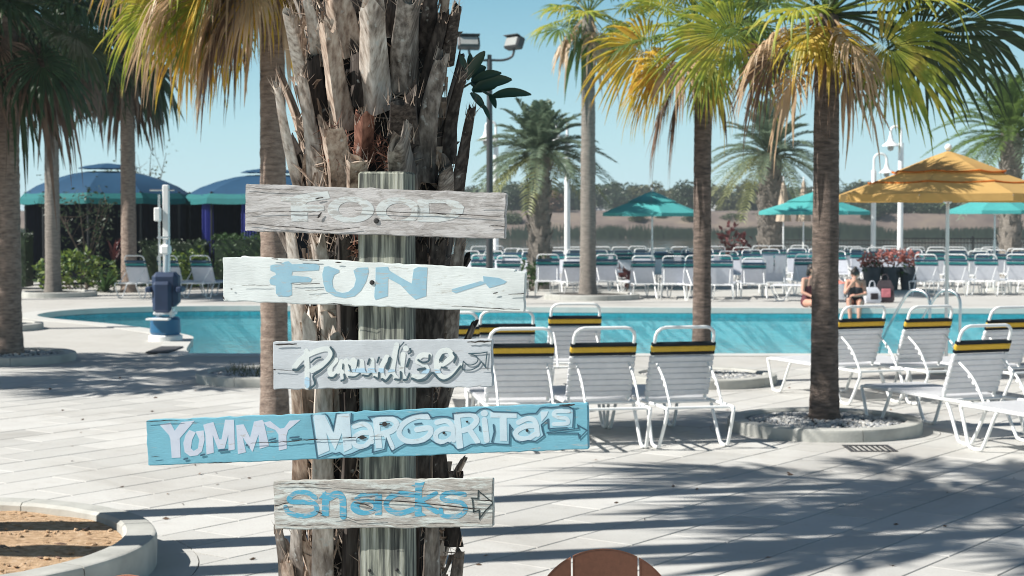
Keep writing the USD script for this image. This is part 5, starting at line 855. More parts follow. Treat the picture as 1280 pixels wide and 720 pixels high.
# ------------------------------------------------------------------ terracotta round-backed chairs at the bottom edge
def round_chair(label, u, v_top, ztop, rad, rz):
    r_ = ray(u, v_top + 1.5); d = (EYE - ztop) / (-r_[2] / r_[1]); x = xat(u, d); t = thing('round_back_chair', label, 'chair', (x, d, 0), rz); zc_ = ztop - rad; tilt = math.radians(-9)
    e = np.array([-rad * 1.0, -rad * 0.44, rad * 0.46, rad * 1.0])
    for i in range(3):
        a, b = e[i] + 0.0035, e[i + 1] - 0.0035; xs_ = np.linspace(a, b, 16); top_ = np.sqrt(np.maximum(rad**2 - xs_**2, 0)); bot_ = np.full(16, -(ztop - rad) + 0.42) ; shp = sg.Polygon(list(zip(xs_, np.maximum(top_, bot_ + 0.01))) + list(zip(xs_[::-1], bot_[::-1]))).buffer(0)
        s1 = shp.buffer(-0.006); g = Geo()
        for sh, z0_, h_ in ((shp, -0.011, 0.022), (s1, -0.014, 0.028)):
            m = trimesh.creation.extrude_polygon(sh, h_, engine='earcut'); vv = np.array(m.vertices); v = np.c_[vv[:, 0], vv[:, 2] + z0_, vv[:, 1]] @ rotx(tilt).T + [0, 0, zc_]; g.add(v, fix(v, m.faces))
        part('back_plank', g, M['terracotta'], t)
    part('back_batten', Geo().box([0, 0.035, zc_ + 0.02], [rad * 1.8, 0.025, 0.07], M=rotx(tilt), bev=0.005), M['terracotta'], t)
    for k in range(4): part('seat_slat', Geo().box([0, -0.04 - k * 0.115, 0.415 - 0.004 * k], [0.50, 0.108, 0.024], bev=0.006), M['terracotta'], t)
    for sx in (-1, 1):
        for y0 in (0.0, -0.38): part('leg', Geo().tube([(sx * 0.22, y0, 0.41), (sx * 0.24, y0 + (0.05 if y0 == 0 else -0.04), 0)], [0.022, 0.018], 8), M['brownleg'], t, smooth=60)
        part('apron', Geo().box([sx * 0.225, -0.2, 0.385], [0.03, 0.46, 0.04], bev=0.005), M['brownleg'], t)
    return t
round_chair('round-backed terracotta chair of three planks at the bottom edge right of the signpost', 757, 686, 0.90, 0.245, 0)
round_chair('terracotta chair at the bottom left, only the crest of its back showing', 152, 718.3, 0.90, 0.17, 0)

# ------------------------------------------------------------------ cabanas at the left
def cabana(label, u, d, R, v_top, v_rim, front_curtain):
    zr, zt = zat(v_rim, d), zat(v_top, d); t = thing('cabana', label, 'cabana', (xat(u, d), d, 0)); n = 10; th = np.arange(n) * 2 * np.pi / n + 0.31; H = zt - zr
    def gore(prof, g=None):
        g = g or Geo()
        for i in range(n):
            a, b = th[i], th[i] + 2 * np.pi / n; rows = []
            for r, z in prof:
                ph = np.linspace(a, b, 6); rr = r * np.cos((b - a) / 2) / np.cos(ph - (a + b) / 2); rows.append(np.stack([rr * np.cos(ph), rr * np.sin(ph), z - 0.03 * (r / R) * np.sin((ph - a) / (b - a) * np.pi)], 1))
            g.add(*cloth(rows))
        return g
    part('canopy', gore([(R * 0.22, zr + H * 0.77), (R * 0.4, zr + H * 0.70), (R * 0.6, zr + H * 0.56), (R * 0.8, zr + H * 0.36), (R * 0.93, zr + H * 0.16)]), M['c_blue'], t, smooth=20)
    part('border', gore([(R * 0.93, zr + H * 0.16), (R * 0.985, zr + 0.02), (R, zr - 0.14)]), M['c_teal2'], t, smooth=20)
    part('vent_cap', gore([(0.03, zt), (R * 0.12, zt - H * 0.03), (R * 0.26, zt - H * 0.08), (R * 0.34, zt - H * 0.15)]), M['c_blue'], t, smooth=20)
    for i in range(n):
        a = th[i]; part('post', Geo().tube([(R * 0.92 * math.cos(a), R * 0.92 * math.sin(a), 0), (R * 0.92 * math.cos(a), R * 0.92 * math.sin(a), zr + 0.2)], 0.035, 8), M['blackmetal'], t)
    for i in range(n):
        a0, a1 = th[i] - 0.01, th[i] + 2 * np.pi / n + 0.01; mid = (a0 + a1) / 2; fr = math.sin(mid)
        m = 'c_navy'
        if fr < -0.55:
            if not front_curtain: continue
            a0, a1 = (a0, a0 + 0.34) if math.cos(mid) > -0.2 else (a1 - 0.22, a1); m = 'c_purple' if math.cos(mid) < 0 else 'c_navy'
        ph = np.linspace(a0, a1, 30); r = R * 0.90 + 0.03 * np.sin(np.arange(30) * 1.35)
        rows = [np.stack([r * np.cos(ph), r * np.sin(ph), np.full(30, z)], 1) for z in (0.05, 1.0, zr + 0.1)]; part('curtain', cloth(rows), M[m], t, smooth=50)
    part('daybed', Geo().box([0, 0.3, 0.28], [2.2, 1.4, 0.3], bev=0.06), M['c_navy'], t)
    return t
cabana('large blue and teal domed cabana behind the pool lift', 136, 49, 2.52, 204, 249, False)
cabana('second blue and teal cabana half hidden behind the signpost', 338, 49.5, 2.55, 210, 249, True)

# ------------------------------------------------------------------ shrubs, hedges, potted and lakeside plants
def leaf_cloud(rg, n, pos, size, flat=0.3, up=0.2):
    """n leaves (two folded triangles each) at the given positions."""
    d = rg.normal(0, 1, (n, 3)); d[:, 2] = d[:, 2] * (1 - flat) + up; d /= np.linalg.norm(d, axis=1, keepdims=True); s = np.cross(d, rg.normal(0, 1, (n, 3))); s /= np.linalg.norm(s, axis=1, keepdims=True) + 1e-9; L_ = size * rg.uniform(0.6, 1.3, (n, 1)); nn = np.cross(d, s)
    v = np.stack([pos, pos + d * L_ * 0.5 + s * L_ * 0.24 + nn * L_ * 0.06, pos + d * L_, pos + d * L_ * 0.5 - s * L_ * 0.24 + nn * L_ * 0.06], 1).reshape(-1, 3); b = np.arange(n) * 4
    return v, np.concatenate([np.stack([b, b + 1, b + 2], 1), np.stack([b, b + 2, b + 3], 1)])
def blobs(rg, centers, n):
    k = rg.integers(0, len(centers), n); c = np.array(centers, float); d = rg.normal(0, 1, (n, 3)); d /= np.linalg.norm(d, axis=1, keepdims=True); return c[k, :3] + d * c[k, 3:6] * (rg.uniform(0.45, 1.0, (n, 1)) ** 0.5)
def shrub(name, label, cat, loc, centers, n, size, mat, seed, stems=5, mat2=None, group=None, rz=0):
    rg = np.random.default_rng(seed); t = thing(name, label, cat, loc, rz, group)
    p = blobs(rg, centers, n); v, f = leaf_cloud(rg, n, p, size)
    if mat2:
        h = n // 2; part('foliage', (v[:h * 4], f[np.all(f < h * 4, axis=1)]), M[mat], t); k = f[np.all(f >= h * 4, axis=1)] - h * 4; part('foliage', (v[h * 4:], k), M[mat2], t)
    else: part('foliage', (v, f), M[mat], t)
    if stems:
        g = Geo(); c = np.array(centers, float)
        for k in range(stems): e = c[k % len(c), :3] + rg.normal(0, 0.08, 3); g.tube(bez([(e[0] * 0.25, e[1] * 0.25, 0), (e[0] * 0.6, e[1] * 0.6, e[2] * 0.5), e], 4), 0.018, 5)
        part('stem', g, M['branch'], t)
    return t
shrub('shrub', 'bright yellow-green bushy shrub between two palm trunks by the cabana', 'shrub', (xat(100, 44.5), 44.5, 0), [(-0.7, 0, 0.5, .5, .45, .5), (0.0, 0, 0.6, .6, .5, .5), (0.55, 0, 0.45, .5, .4, .45), (-0.3, 0.2, 0.8, .4, .4, .3)], 900, 0.17, 'bush', 41, mat2='hedge')
shrub('shrub', 'yellow-green shrub peeping out between the white loungers', 'shrub', (xat(232, 46), 46, 0), [(-0.3, 0, 0.5, .4, .35, .5), (0.3, 0, 0.6, .4, .35, .55)], 500, 0.16, 'bush', 42, mat2='hedge')
t = thing('spiky_plant', 'spiky long-leaved plant right of the yellow-green shrub', 'plant', (xat(131, 44), 44, 0)); rg = np.random.default_rng(43)
for k in range(44):
    az = rg.uniform(0, 6.283); el = rg.uniform(0.5, 1.45); d_ = np.array([math.cos(az) * math.cos(el), math.sin(az) * math.cos(el), math.sin(el)]); tt = np.linspace(0, 1, 6)[:, None]; ln = rg.uniform(0.6, 1.15); c = d_ * ln * tt - UP * 0.35 * ln * tt**2.5; sd = np.array([-math.sin(az), math.cos(az), 0]); w = 0.035 * (1 - tt**2) + 0.002
    i = np.arange(5)[:, None] * 2; part('leaf', Geo().add(np.stack([c - sd * w, c + sd * w], 1).reshape(-1, 3), np.hstack([i, i + 1, i + 3, i + 2])), M['hedge'], t)
t = thing('red_plant', 'tall red-leaved plant beside the palm behind the white loungers', 'plant', (xat(142, 45), 45, 0))
part('stem', Geo().tube([(0, 0, 0), (0.02, 0, 0.9)], 0.02, 5), M['branch'], t)
for k in range(14):
    az = k * 2.4; c = np.array([0.02, 0, 0.7 + 0.03 * k]); d_ = nrm(np.array([math.cos(az) * 0.55, math.sin(az) * 0.55, 0.9])); sd = np.array([-math.sin(az), math.cos(az), 0]) * 0.045; part('leaf', Geo().add([c, c + d_ * 0.22 - sd, c + d_ * 0.45, c + d_ * 0.22 + sd], [[0, 1, 2, 3]]), M['red_leaf'], t)
def hedge(label, u0, u1, d, h, seed, mat='hedge', dep=0.9):
    x0, x1 = xat(u0, d), xat(u1, d); rg = np.random.default_rng(seed); n = int((x1 - x0) * h * 420); t = thing('hedge', label, 'hedge', ((x0 + x1) / 2, d, 0)); W = x1 - x0
    p = np.c_[rg.uniform(-W / 2, W / 2, n), rg.uniform(-dep / 2, dep / 2, n), rg.uniform(0.05, h, n)]; side = rg.integers(0, 3, n); p[side == 0, 1] = -dep / 2 + rg.normal(0, 0.04, (side == 0).sum()); p[side == 1, 2] = h + rg.normal(0, 0.04, (side == 1).sum())
    part('foliage', leaf_cloud(rg, n, p, 0.10), M[mat], t); part('inner_twigs', Geo().box([0, 0, h / 2], [W - 0.15, dep - 0.15, h - 0.12]), M['tr_dark'], t); return t
hedge('clipped green hedge in front of the second cabana', 268, 352, 46.8, 1.42, 44)
hedge('low dark hedge between the two cabanas', 178, 262, 47.0, 1.25, 45, 'tr_dark')
hedge('dark hedge at the left edge under the first cabana', -60, 40, 46.2, 1.5, 46, 'tr_dark')
def bare_tree(label, u, d, h, seed, sparse, mat):
    rg = np.random.default_rng(seed); t = thing('small_tree', label, 'tree', (xat(u, d), d, 0)); g = Geo(); tips = []
    for k in range(6):
        a = rg.uniform(0, 6.28); e = np.array([math.cos(a) * 0.9, math.sin(a) * 0.6, h * rg.uniform(0.75, 1.0)]); p = bez([(0, 0, 0), e * [0.15, 0.15, 0.35], e * [0.6, 0.6, 0.7], e], 4); g.tube(p, np.linspace(0.035, 0.008, len(p)), 5); tips.append(p)
        for q in range(5): b = p[rg.integers(len(p) // 2, len(p))]; e2 = b + rg.normal(0, 0.28, 3) + [0, 0, 0.25]; g.tube([b, (b + e2) / 2 + rg.normal(0, 0.03, 3), e2], [0.009, 0.007, 0.004], 4); tips.append(np.array([b, e2]))
    part('trunk', g, M['branch'], t); P = np.vstack([x[-2:] for x in tips]); pos = P[rg.integers(0, len(P), sparse)] + rg.normal(0, 0.16, (sparse, 3)); part('crown', leaf_cloud(rg, sparse, pos, 0.13), M[mat], t); return t
bare_tree('thin dark shrub tree in front of the first cabana', 108, 45.5, 2.7, 47, 420, 'tr_dark')
bare_tree('sprigs of a thin leafy tree rising behind the first cabana', 182, 53, 4.1, 48, 150, 'tr_olive')
bare_tree('small leafy treetop showing over the first cabana beside the palm', 150, 54, 4.0, 49, 110, 'tr_mid')
# red plants among the loungers
def ti_plant(label, u, d, h, seed, n=26, mat='red_leaf', group=None, wide=0.22):
    rg = np.random.default_rng(seed); t = thing('red_plant', label, 'plant', (xat(u, d), d, 0), group=group); g = Geo()
    for k in range(3): g.tube([(0, 0, 0), (rg.normal(0, wide * 0.7), rg.normal(0, 0.1), h * rg.uniform(0.6, 0.95))], 0.015, 5)
    part('stem', g, M['branch'], t); pos = np.c_[rg.normal(0, wide * 0.6, n * 3), rg.normal(0, 0.12, n * 3), rg.uniform(0.25, 0.95, n * 3) * h]; part('foliage', leaf_cloud(rg, n * 3, pos, 0.26, 0.2, 0.6), M[mat], t)
ti_plant('tall dark red plant by the lake right of the slim poolside palm', 911, 57.5, 1.75, 51, 30); ti_plant('dark red plant by the lake, right one of the pair', 929, 58, 1.4, 52, 22); ti_plant('low red plant by the lake behind the slim palm trunk', 893, 58, 0.9, 53, 14)
for k, u in enumerate((738, 783, 862)): ti_plant('small red plant growing between the two rows of loungers across the pool', u, 44.6, 0.6, 54 + k, 10, 'red_leaf', 'red plants between the loungers', 0.16)
t = shrub('flower_planter', 'long dark planter overflowing with pink-red foliage across the pool', 'planter', (xat(1113, 45.5), 45.5, 0), [(-0.6, 0, 0.78, .22, .25, .18), (-0.2, 0, 0.86, .25, .28, .2), (0.15, 0, 0.9, .25, .25, .2), (0.5, 0, 0.84, .25, .25, .22)], 520, 0.13, 'pink_leaf', 61, 0, 'pink_leaf')
for k in range(3): part('pot', Geo().lathe([(0.0, 0.02), (0.20, 0.0), (0.26, 0.55), (0.28, 0.62), (0.24, 0.62), (0.22, 0.56), (0, 0.56)], 16, (-0.5 + 0.5 * k, 0, 0)), M['potblue'], t, smooth=40)
part('foliage', leaf_cloud(np.random.default_rng(62), 160, blobs(np.random.default_rng(63), [(-0.5, 0, .55, .3, .25, .25), (0.4, 0, .5, .4, .25, .25)], 160), 0.14), M['hedge'], t)
shrub('shrub', 'low dark bush at the foot of the feather palm across the pool', 'shrub', (xat(668, 44.8), 44.8, 0), [(-0.2, 0, 0.4, .35, .3, .4), (0.2, 0, 0.5, .3, .3, .4)], 420, 0.14, 'hedge', 64)
g = Geo(); rg = np.random.default_rng(65)
for _ in range(160): a = rg.uniform(0, 6.28); rr = 0.55 * math.sqrt(rg.random()); b = np.array([rr * math.cos(a), rr * math.sin(a), 0.09]); e = b + [rg.normal(0, 0.05), rg.normal(0, 0.05), rg.uniform(0.06, 0.16)]; g.add([b - [0.006, 0, 0], b + [0.006, 0, 0], e], [[0, 1, 2]])
x, y = rings['back'][:2]; t = thing('grass', kind='stuff', loc=(x, y, 0)); part('blades', g, M['tr_olive'], t)

# ------------------------------------------------------------------ lake fence, reeds, far trees and houses
d = 60.5; x0, x1 = xat(985, d), xat(1420, d)
def fence(label, A, B_, h=1.2):
    A, B_ = np.array(A, float), np.array(B_, float); Ld = np.linalg.norm(B_ - A); t = thing('fence', label, 'fence', (A[0], A[1], 0), math.degrees(math.atan2(*(B_ - A)[::-1])))
    n = int(Ld / 2.4)
    for k in range(n + 1): part('post', Geo().box([Ld * k / n, 0, h / 2 + 0.03], [0.06, 0.06, h + 0.06]), M['blackmetal'], t)
    for z in (0.15, h - 0.18, h - 0.02): part('rail', Geo().box([Ld / 2, 0, z], [Ld, 0.035, 0.035]), M['blackmetal'], t)
    g = Geo()
    for k in range(int(Ld / 0.115)): g.box([0.06 + k * 0.115, 0, h / 2 + 0.02], [0.018, 0.018, h - 0.1])
    part('pickets', g, M['blackmetal'], t, kind='stuff')
fence('black metal picket fence along the lake at the right', (xat(1130, 61), 61.5), (xat(1400, 60), 60.0)); fence('black picket fence running obliquely behind the middle loungers', (xat(965, 63.4), 63.4), (xat(1129, 61.2), 61.45), 1.12)
rg = np.random.default_rng(71); g = Geo(); n = 17000; X = rg.uniform(-70, 95, n); keep = (meshkit.fbm(np.c_[X / 9, np.zeros(n), np.zeros(n)], 3) > 0.30) | (rg.random(n) < 0.25); X = X[keep]; n = len(X); Y = 233 + rg.uniform(-2.5, 1.5, n); H = rg.uniform(0.9, 1.9, n) * (0.6 + 0.8 * meshkit.fbm(np.c_[X / 6, np.ones(n), np.zeros(n)], 3)); dx = rg.normal(0, 0.25, n)
v = np.stack([np.c_[X - 0.16, Y, np.full(n, -1.1)], np.c_[X + 0.16, Y, np.full(n, -1.1)], np.c_[X + dx, Y, -1.0 + H]], 1).reshape(-1, 3); tag(part('reeds', Geo().add(v, np.arange(3 * n).reshape(-1, 3)), M['reed']), kind='stuff')
def crown_mesh(rg, n, spread, size):
    cs = [(0, 0, 0.62, 0.30, 0.30, 0.26)] + [(math.cos(a) * spread, math.sin(a) * spread, rg.uniform(0.22, 0.78), rg.uniform(.16, .27), rg.uniform(.16, .27), rg.uniform(.12, .2)) for a in rg.uniform(0, 6.28, 11)]
    return leaf_cloud(rg, n, blobs(rg, cs, n), size)
protos = []
def far_tree(label, u, d, v_top, mat, kind, group, zb=1.0, wide=1.0):
    h = zat(v_top, d) - zb; h = max(h, 2.0); loc = (xat(u, d), d, zb)
    key = (mat, kind); src = next((p for k, p in protos if k == key), None)
    sc = (h * wide, h * wide, h)
    if src is not None: copy_of(src, label, 'tree', loc, float(u * 37 % 360), group, sc); return
    rg = np.random.default_rng(len(protos) + 80); t = thing('far_tree', label, 'tree', loc, 0, group, None, sc); protos.append((key, t))
    part('crown', crown_mesh(rg, 2200, 0.26 if kind == 'round' else 0.14, 0.075), M[mat], t); g = Geo(); g.tube([(0, 0, -0.05), (0.01, 0, 0.3), (0, 0.01, 0.55)], [0.035, 0.026, 0.012], 6)
    for k in range(4): a = k * 1.6 + 0.4; g.tube([(0, 0, 0.28 + 0.05 * k), (math.cos(a) * 0.13, math.sin(a) * 0.13, 0.5), (math.cos(a) * 0.22, math.sin(a) * 0.22, 0.64)], [0.016, 0.011, 0.006], 5)
    part('trunk', g, M['branch'], t)
rg = np.random.default_rng(90); kinds = [('tr_dark', 'dense dark green tree on the far lake shore', 'dark trees on the far shore'), ('tr_mid', 'mid green tree on the far lake shore', 'mid green trees on the far shore'), ('tr_olive', 'pale olive tree on the far lake shore', 'olive trees on the far shore')]
u = 588.0
while u < 1420:
    k = rg.integers(0, 3) if rg.random() > 0.35 else 0; m, lab, gr = kinds[k]; far_tree(lab, u, rg.uniform(278, 330), rg.uniform(220, 241), m, 'round', gr, wide=rg.uniform(1.1, 1.6)); u += rg.uniform(8, 15)
u = 590.0
while u < 1420:
    k = rg.integers(0, 3); m, lab, gr = kinds[k]; far_tree(lab, u, rg.uniform(345, 420), rg.uniform(228, 241), m, 'round', gr, wide=rg.uniform(1.2, 1.8)); u += rg.uniform(9, 16)
far_tree('rust-coloured tree on the far shore right of the feather palm trunk', 694, 246, 236, 'tr_rust', 'tall', None, zb=2.0, wide=1.3)
far_tree('large dark tree on the far shore left of the feather palm', 642, 250, 224, 'tr_dark', 'round', None, zb=2.0, wide=0.9); far_tree('dark tree on the far shore right behind the slim poolside palm', 862, 252, 219, 'tr_dark', 'round', None, zb=2.0, wide=1.0)
far_tree('bushy mid green tree reaching down to the water left of the feather palm', 641, 238, 262, 'tr_mid', 'tall', None, zb=-0.8, wide=1.3)
for u in (1062, 1090, 1118, 1150, 1178): far_tree('dark bushy tree by the far water, seen under the yellow parasol', u, rg.uniform(239, 247), rg.uniform(242, 252), 'tr_dark', 'round', 'dark trees by the far water', zb=0.6, wide=1.25)
for k in range(14): far_tree('low bush on the bank of the far shore', 700 + k * 42 + rg.normal(0, 9), rg.uniform(239, 246), rg.uniform(262, 272), 'tr_mid', 'round', 'bushes on the far bank', zb=0.6, wide=1.9)
def house(label, u, d, w, h, dep, rz=0):
    t = thing('house', label, 'house', (xat(u, d), d, 0.8), rz); part('wall', Geo().box([0, 0, h / 2], [w, dep, h]), M['housewall'], t)
    r = Geo(); a, b, z, e = w / 2 + 0.5, dep / 2 + 0.5, h + 0.003, h + 1.3; r.add([(-a, -b, z), (a, -b, z), (a, b, z), (-a, b, z), (-a + 2, 0, e), (a - 2, 0, e)], [[0, 1, 5], [0, 5, 4], [2, 3, 4], [2, 4, 5], [1, 2, 5], [3, 0, 4], [0, 2, 1], [0, 3, 2]]); part('roof', r, M['houseroof'], t)
    for k in range(int(w / 3)): part('window', Geo().box([-w / 2 + 1.6 + 3 * k, -dep / 2 - 0.02, h * 0.55], [1.3, 0.06, 1.0]), M['housewin'], t)
house('low pale house with grey roof on the far shore right of the first teal parasol', 905, 292, 9, 1.9, 6); house('long low pale house on the far shore behind the teal parasol pole', 792, 300, 16, 1.8, 7, 5); house('low pale house on the far shore at the right edge', 1236, 300, 12, 1.8, 7); house('low white house on the far shore left of the second teal parasol', 953, 305, 8, 1.7, 6)

# ------------------------------------------------------------------ bathers and their things
def body_mesh(bones, refine=0.03, it=6):
    parts_ = []
    for a, ra, b, rb in bones:
        pts = [];
        for c, r in ((a, ra), (b, rb)): pts.append(icos(r, c, 2)[0])
        parts_.append(manifold3d.Manifold.hull_points(np.vstack(pts)))
    m = manifold3d.Manifold.batch_boolean(parts_, manifold3d.OpType.Add).refine_to_length(refine).to_mesh(); tm = trimesh.Trimesh(np.array(m.vert_properties[:, :3], float), np.array(m.tri_verts)); tm.merge_vertices(); trimesh.smoothing.filter_taubin(tm, iterations=it); return tm
def hand_bones(wr, dirv, palm, curl=0.5):
    dirv, palm = nrm(np.array(dirv, float)), nrm(np.array(palm, float)); s = np.cross(dirv, palm); k = wr + dirv * 0.085; B_ = [(wr, 0.026, wr + dirv * 0.05, 0.030), (wr + dirv * 0.05 - s * 0.025, 0.018, wr + dirv * 0.05 + s * 0.025, 0.018)]
    for i, (o, ln) in enumerate(((-0.033, 0.062), (-0.011, 0.075), (0.011, 0.072), (0.033, 0.055))):
        a = wr + dirv * 0.05 + s * o * 0.8; b = k + s * o; c = b + (dirv + palm * curl) * ln * 0.5; e = c + (dirv * 0.4 + palm * curl * 1.6) * ln * 0.5; B_ += [(a, 0.015, b, 0.0105), (b, 0.0105, c, 0.009), (c, 0.009, e, 0.0075)]
    th = wr + dirv * 0.02 - s * 0.03; B_ += [(th, 0.015, th - s * 0.028 + dirv * 0.035, 0.011), (th - s * 0.028 + dirv * 0.035, 0.011, th - s * 0.024 + dirv * 0.075 + palm * 0.02, 0.009)]
    return B_
def seated_person(label, loc, rz, J, suit, hair_len):
    """J: joint positions in the person's own space, facing -y, seat at the origin."""
    t = thing('person', label, 'person', loc, rz); J = {k: np.array(v, float) for k, v in J.items()}; bn = []
    hip, ch, nk, hd = J['hip'], J['chest'], J['neck'], J['head']
    for s in (-1, 1): X = np.array([s, 0, 0]); bn += [(hip + X * 0.085, 0.105, hip + X * 0.06 + (ch - hip) * 0.35, 0.098), (hip + X * 0.06 + (ch - hip) * 0.35, 0.098, ch + X * 0.075, 0.105), (ch + X * 0.075, 0.105, nk + X * 0.05 - (nk - ch) * 0.25, 0.062)]
    bn += [(nk - (nk - ch) * 0.1, 0.055, hd - (hd - nk) * 0.35, 0.05), (hd, 0.088, hd + nrm(hd - nk) * 0.035 + J['face'] * -0.02, 0.09), (hd, 0.078, hd + J['face'] * 0.045 - nrm(hd - nk) * 0.055, 0.048)]
    up_ = nrm(hd - nk); f_ = nrm(J['face']); sd = np.cross(f_, up_)
    bn += [(hd + f_ * 0.088, 0.012, hd + f_ * 0.105 - up_ * 0.028, 0.013), (hd + f_ * 0.082 - up_ * 0.058 - sd * 0.012, 0.011, hd + f_ * 0.082 - up_ * 0.058 + sd * 0.012, 0.011)] + [(hd + sd * k * 0.085 + up_ * 0.015, 0.014, hd + sd * k * 0.088 - up_ * 0.02, 0.011) for k in (-1, 1)]
    for q in ('l', 'r'):
        sh, el, wr, hp, kn, an = (J[q + k] for k in ('sh', 'el', 'wr', 'hp', 'kn', 'an')); bn += [(nk - (nk - ch) * 0.3, 0.055, sh, 0.052), (sh, 0.05, el, 0.037), (el, 0.037, wr, 0.025), (hp, 0.092, kn, 0.057), (kn, 0.055, kn + (an - kn) * 0.35, 0.053), (kn + (an - kn) * 0.35, 0.053, an, 0.034), (an, 0.036, an + J['toe'] * 0.10 - UP * 0.03, 0.032), (an + J['toe'] * 0.10 - UP * 0.03, 0.032, an + J['toe'] * 0.18 - UP * 0.045, 0.02)] + hand_bones(wr, J[q + 'hd'], J[q + 'pm'])
    tm = body_mesh(bn, 0.018, 5); b = part('body', (tm.vertices, tm.faces), M['skin'], t, smooth=True)
    sb = []
    for s in (-1, 1): X = np.array([s, 0, 0]); sb += [(hip + X * 0.085, 0.116, hip + X * 0.06 + (ch - hip) * 0.35, 0.108), (hip + X * 0.06 + (ch - hip) * 0.35, 0.108, ch + X * 0.07 - (nk - ch) * 0.1, 0.114), (ch + X * 0.07, 0.105, nk + X * 0.085 - (nk - ch) * 0.1, 0.03)]
    sm = body_mesh(sb, 0.03, 5); part('swimsuit', (sm.vertices, sm.faces), M[suit], t, smooth=True)
    hb = [(hd - f_ * 0.018 + up_ * 0.035, 0.098, hd - f_ * 0.04 - up_ * 0.02, 0.088), (hd + up_ * 0.07 + f_ * 0.02, 0.06, hd + up_ * 0.05 - f_ * 0.05, 0.075)] + [(hd - f_ * 0.05 + sd * k * 0.05, 0.055, hd - f_ * 0.075 + sd * k * 0.05 - up_ * hair_len, 0.035) for k in (-1, 1)]
    if hair_len < 0.1: hb.append((hd - f_ * 0.05 + up_ * 0.12, 0.045, hd - f_ * 0.06 + up_ * 0.13, 0.045))
    hm = body_mesh(hb, 0.02, 3); vv = np.array(hm.vertices); vv += (meshkit.fbm(vv * 70, 3)[:, None] - 0.5) * 0.018; part('hair', (vv, hm.faces), M['hair'], t, smooth=True)
    g = Geo()
    for k in (-1, 1): g.add(*icos(0.011, hd + f_ * 0.083 + sd * k * 0.033 + up_ * 0.008, 1))
    part('eyes', g, M['swim'], t)
    return t
PY = 36.35
seated_person('person with dark bunched hair and dark swimsuit hunched on the pool edge, feet in water', (xat(1071, 36.5), 36.62, 0.012), -12,
    dict(hip=(0, 0.02, 0.11), chest=(0, -0.10, 0.44), neck=(0, -0.17, 0.62), head=(-0.01, -0.26, 0.73), face=nrm(np.array([-0.25, -0.85, -0.45])), lsh=(-0.17, -0.15, 0.56), lel=(-0.21, -0.33, 0.33), lwr=(-0.06, -0.36, 0.55), lhd=(0.2, 0.0, 1), lpm=(0.6, 0.5, 0), rsh=(0.17, -0.13, 0.56), rel=(0.22, -0.30, 0.30), rwr=(0.02, -0.44, 0.27), rhd=(-1, -0.25, 0.1), rpm=(0, 0.3, -1), lhp=(-0.10, 0.0, 0.10), lkn=(-0.13, -0.40, 0.17), lan=(-0.10, -0.44, -0.24), rhp=(0.10, 0.0, 0.10), rkn=(0.10, -0.42, 0.13), ran=(0.08, -0.44, -0.26), toe=(0, -0.9, -0.3)), 'swim', 0.02)
seated_person('person in a maroon swimsuit on the far pool edge, half hidden by a trunk', (xat(1013, 36.6), 36.66, 0.012), 22,
    dict(hip=(0, 0.02, 0.11), chest=(0.0, -0.03, 0.46), neck=(0, -0.07, 0.66), head=(0.01, -0.10, 0.82), face=nrm(np.array([0.5, -0.8, -0.15])), lsh=(-0.18, -0.05, 0.60), lel=(-0.24, -0.10, 0.33), lwr=(-0.10, -0.30, 0.24), lhd=(0.8, -0.5, -0.1), lpm=(0, 0.1, -1), rsh=(0.18, -0.05, 0.60), rel=(0.23, -0.16, 0.33), rwr=(0.10, -0.34, 0.24), rhd=(-0.8, -0.4, -0.1), rpm=(0, 0.1, -1), lhp=(-0.10, 0.0, 0.10), lkn=(-0.11, -0.42, 0.12), lan=(-0.06, -0.50, -0.28), rhp=(0.10, 0.0, 0.10), rkn=(0.10, -0.43, 0.12), ran=(0.10, -0.48, -0.28), toe=(0, -0.9, -0.3)), 'swimred', 0.12)
far_at(1046, 39.3, 75, 'lounger behind the two bathers, coral towel on its seat', None)
ld = 39.3
t = thing('towel', 'coral towel bunched over the lounger between the two bathers', 'towel', (xat(1036, 39.2), 39.2, 0.40)); rows = [[[x, y + 0.02 * math.sin(7 * x), 0.02 + 0.26 * math.exp(-((x + 0.15) ** 2) / 0.10) * (1 - (y / 0.33) ** 2) + 0.03 * math.sin(9 * x + 6 * y)] for x in np.linspace(-0.55, 0.60, 16)] for y in np.linspace(-0.32, 0.32, 10)]; part('towel_cloth', cloth(rows), M['coral'], t, smooth=True)
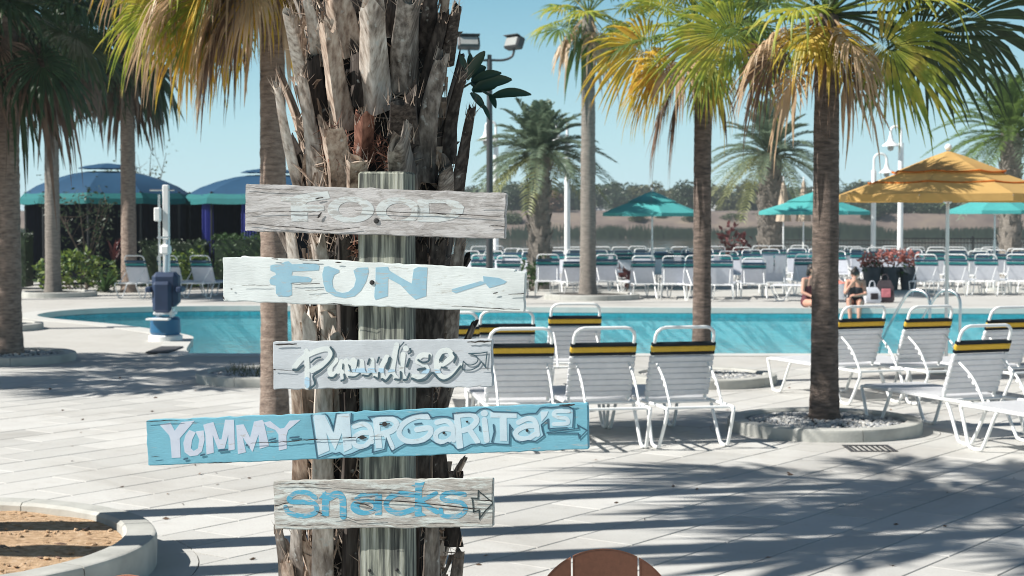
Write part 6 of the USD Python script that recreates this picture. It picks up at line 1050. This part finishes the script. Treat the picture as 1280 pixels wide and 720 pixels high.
rows = [[[x, -0.33 - 0.02 * math.sin(11 * x), z] for x in np.linspace(-0.3, 0.3, 10)] for z in (0.03, -0.12, -0.33)]; part('towel_edge', cloth(rows), M['towel'], t, smooth=True)
def tote(label, u, v_, w, h, m1, m2, rz):
    p = gp(u, v_); t = thing('beach_bag', label, 'bag', (p[0], p[1], 0.012), rz); b = manifold3d.Manifold.hull_points(np.array([[sx * w / 2 * k, sy * 0.10 * k2, z] for sx in (-1, 1) for sy in (-1, 1) for k, k2, z in ((0.9, 1, 0.0), (1.0, 1.2, 0.06), (0.92, 0.9, h * 0.7), (0.62, 0.3, h))])).refine(4).to_mesh(); vv = np.array(b.vert_properties[:, :3], float); vv += (meshkit.fbm(vv * 9, 3)[:, None] - 0.5) * 0.03; part('body', (vv, b.tri_verts), M[m1], t, smooth=40)
    part('handle', Geo().tube(bez([(-w * 0.2, 0, h - 0.02), (-w * 0.12, 0, h + 0.12), (w * 0.12, 0, h + 0.12), (w * 0.2, 0, h - 0.02)], 5), 0.012, 6), M[m1], t); part('front_pocket', Geo().box([0.02, -0.115, h * 0.42], [w * 0.5, 0.02, h * 0.4], bev=0.008), M[m2], t)
tote('dark beach bag with pink print on the deck right of the bathers', 1106, 378, 0.42, 0.50, 'bagdark', 'bagpink', -8)
tote('pale tote bag with dark print beside the dark beach bag', 1090, 379, 0.36, 0.36, 'sling', 'bagdark', 6)

# leaf litter blown over the paving
rg = np.random.default_rng(120); g = Geo(); P = []
while len(P) < 70:
    d = rg.uniform(9.4, 21); x = rg.uniform(-0.31, 0.31) * d
    if not collars.contains(sg.Point(x, d)): P.append((x, d, 0.006))
g.add(*leaf_cloud(rg, len(P), np.array(P), 0.045, 0.95, 0.05)); tag(part('leaf_litter', g, M['fr_brown']), kind='stuff')

# thin summer air
bx = Geo().box([0, 600, 4.9], [2600, 2000, 16.0])
tag(part('haze', bx, usdkit.material(stage, L + 'haze_air', {'v': ('principled_volume', {'color': (0.80, 0.90, 0.95), 'density': 0.00042, 'anisotropy': 0.0})}, [], volume='v.volume')), kind='stuff')
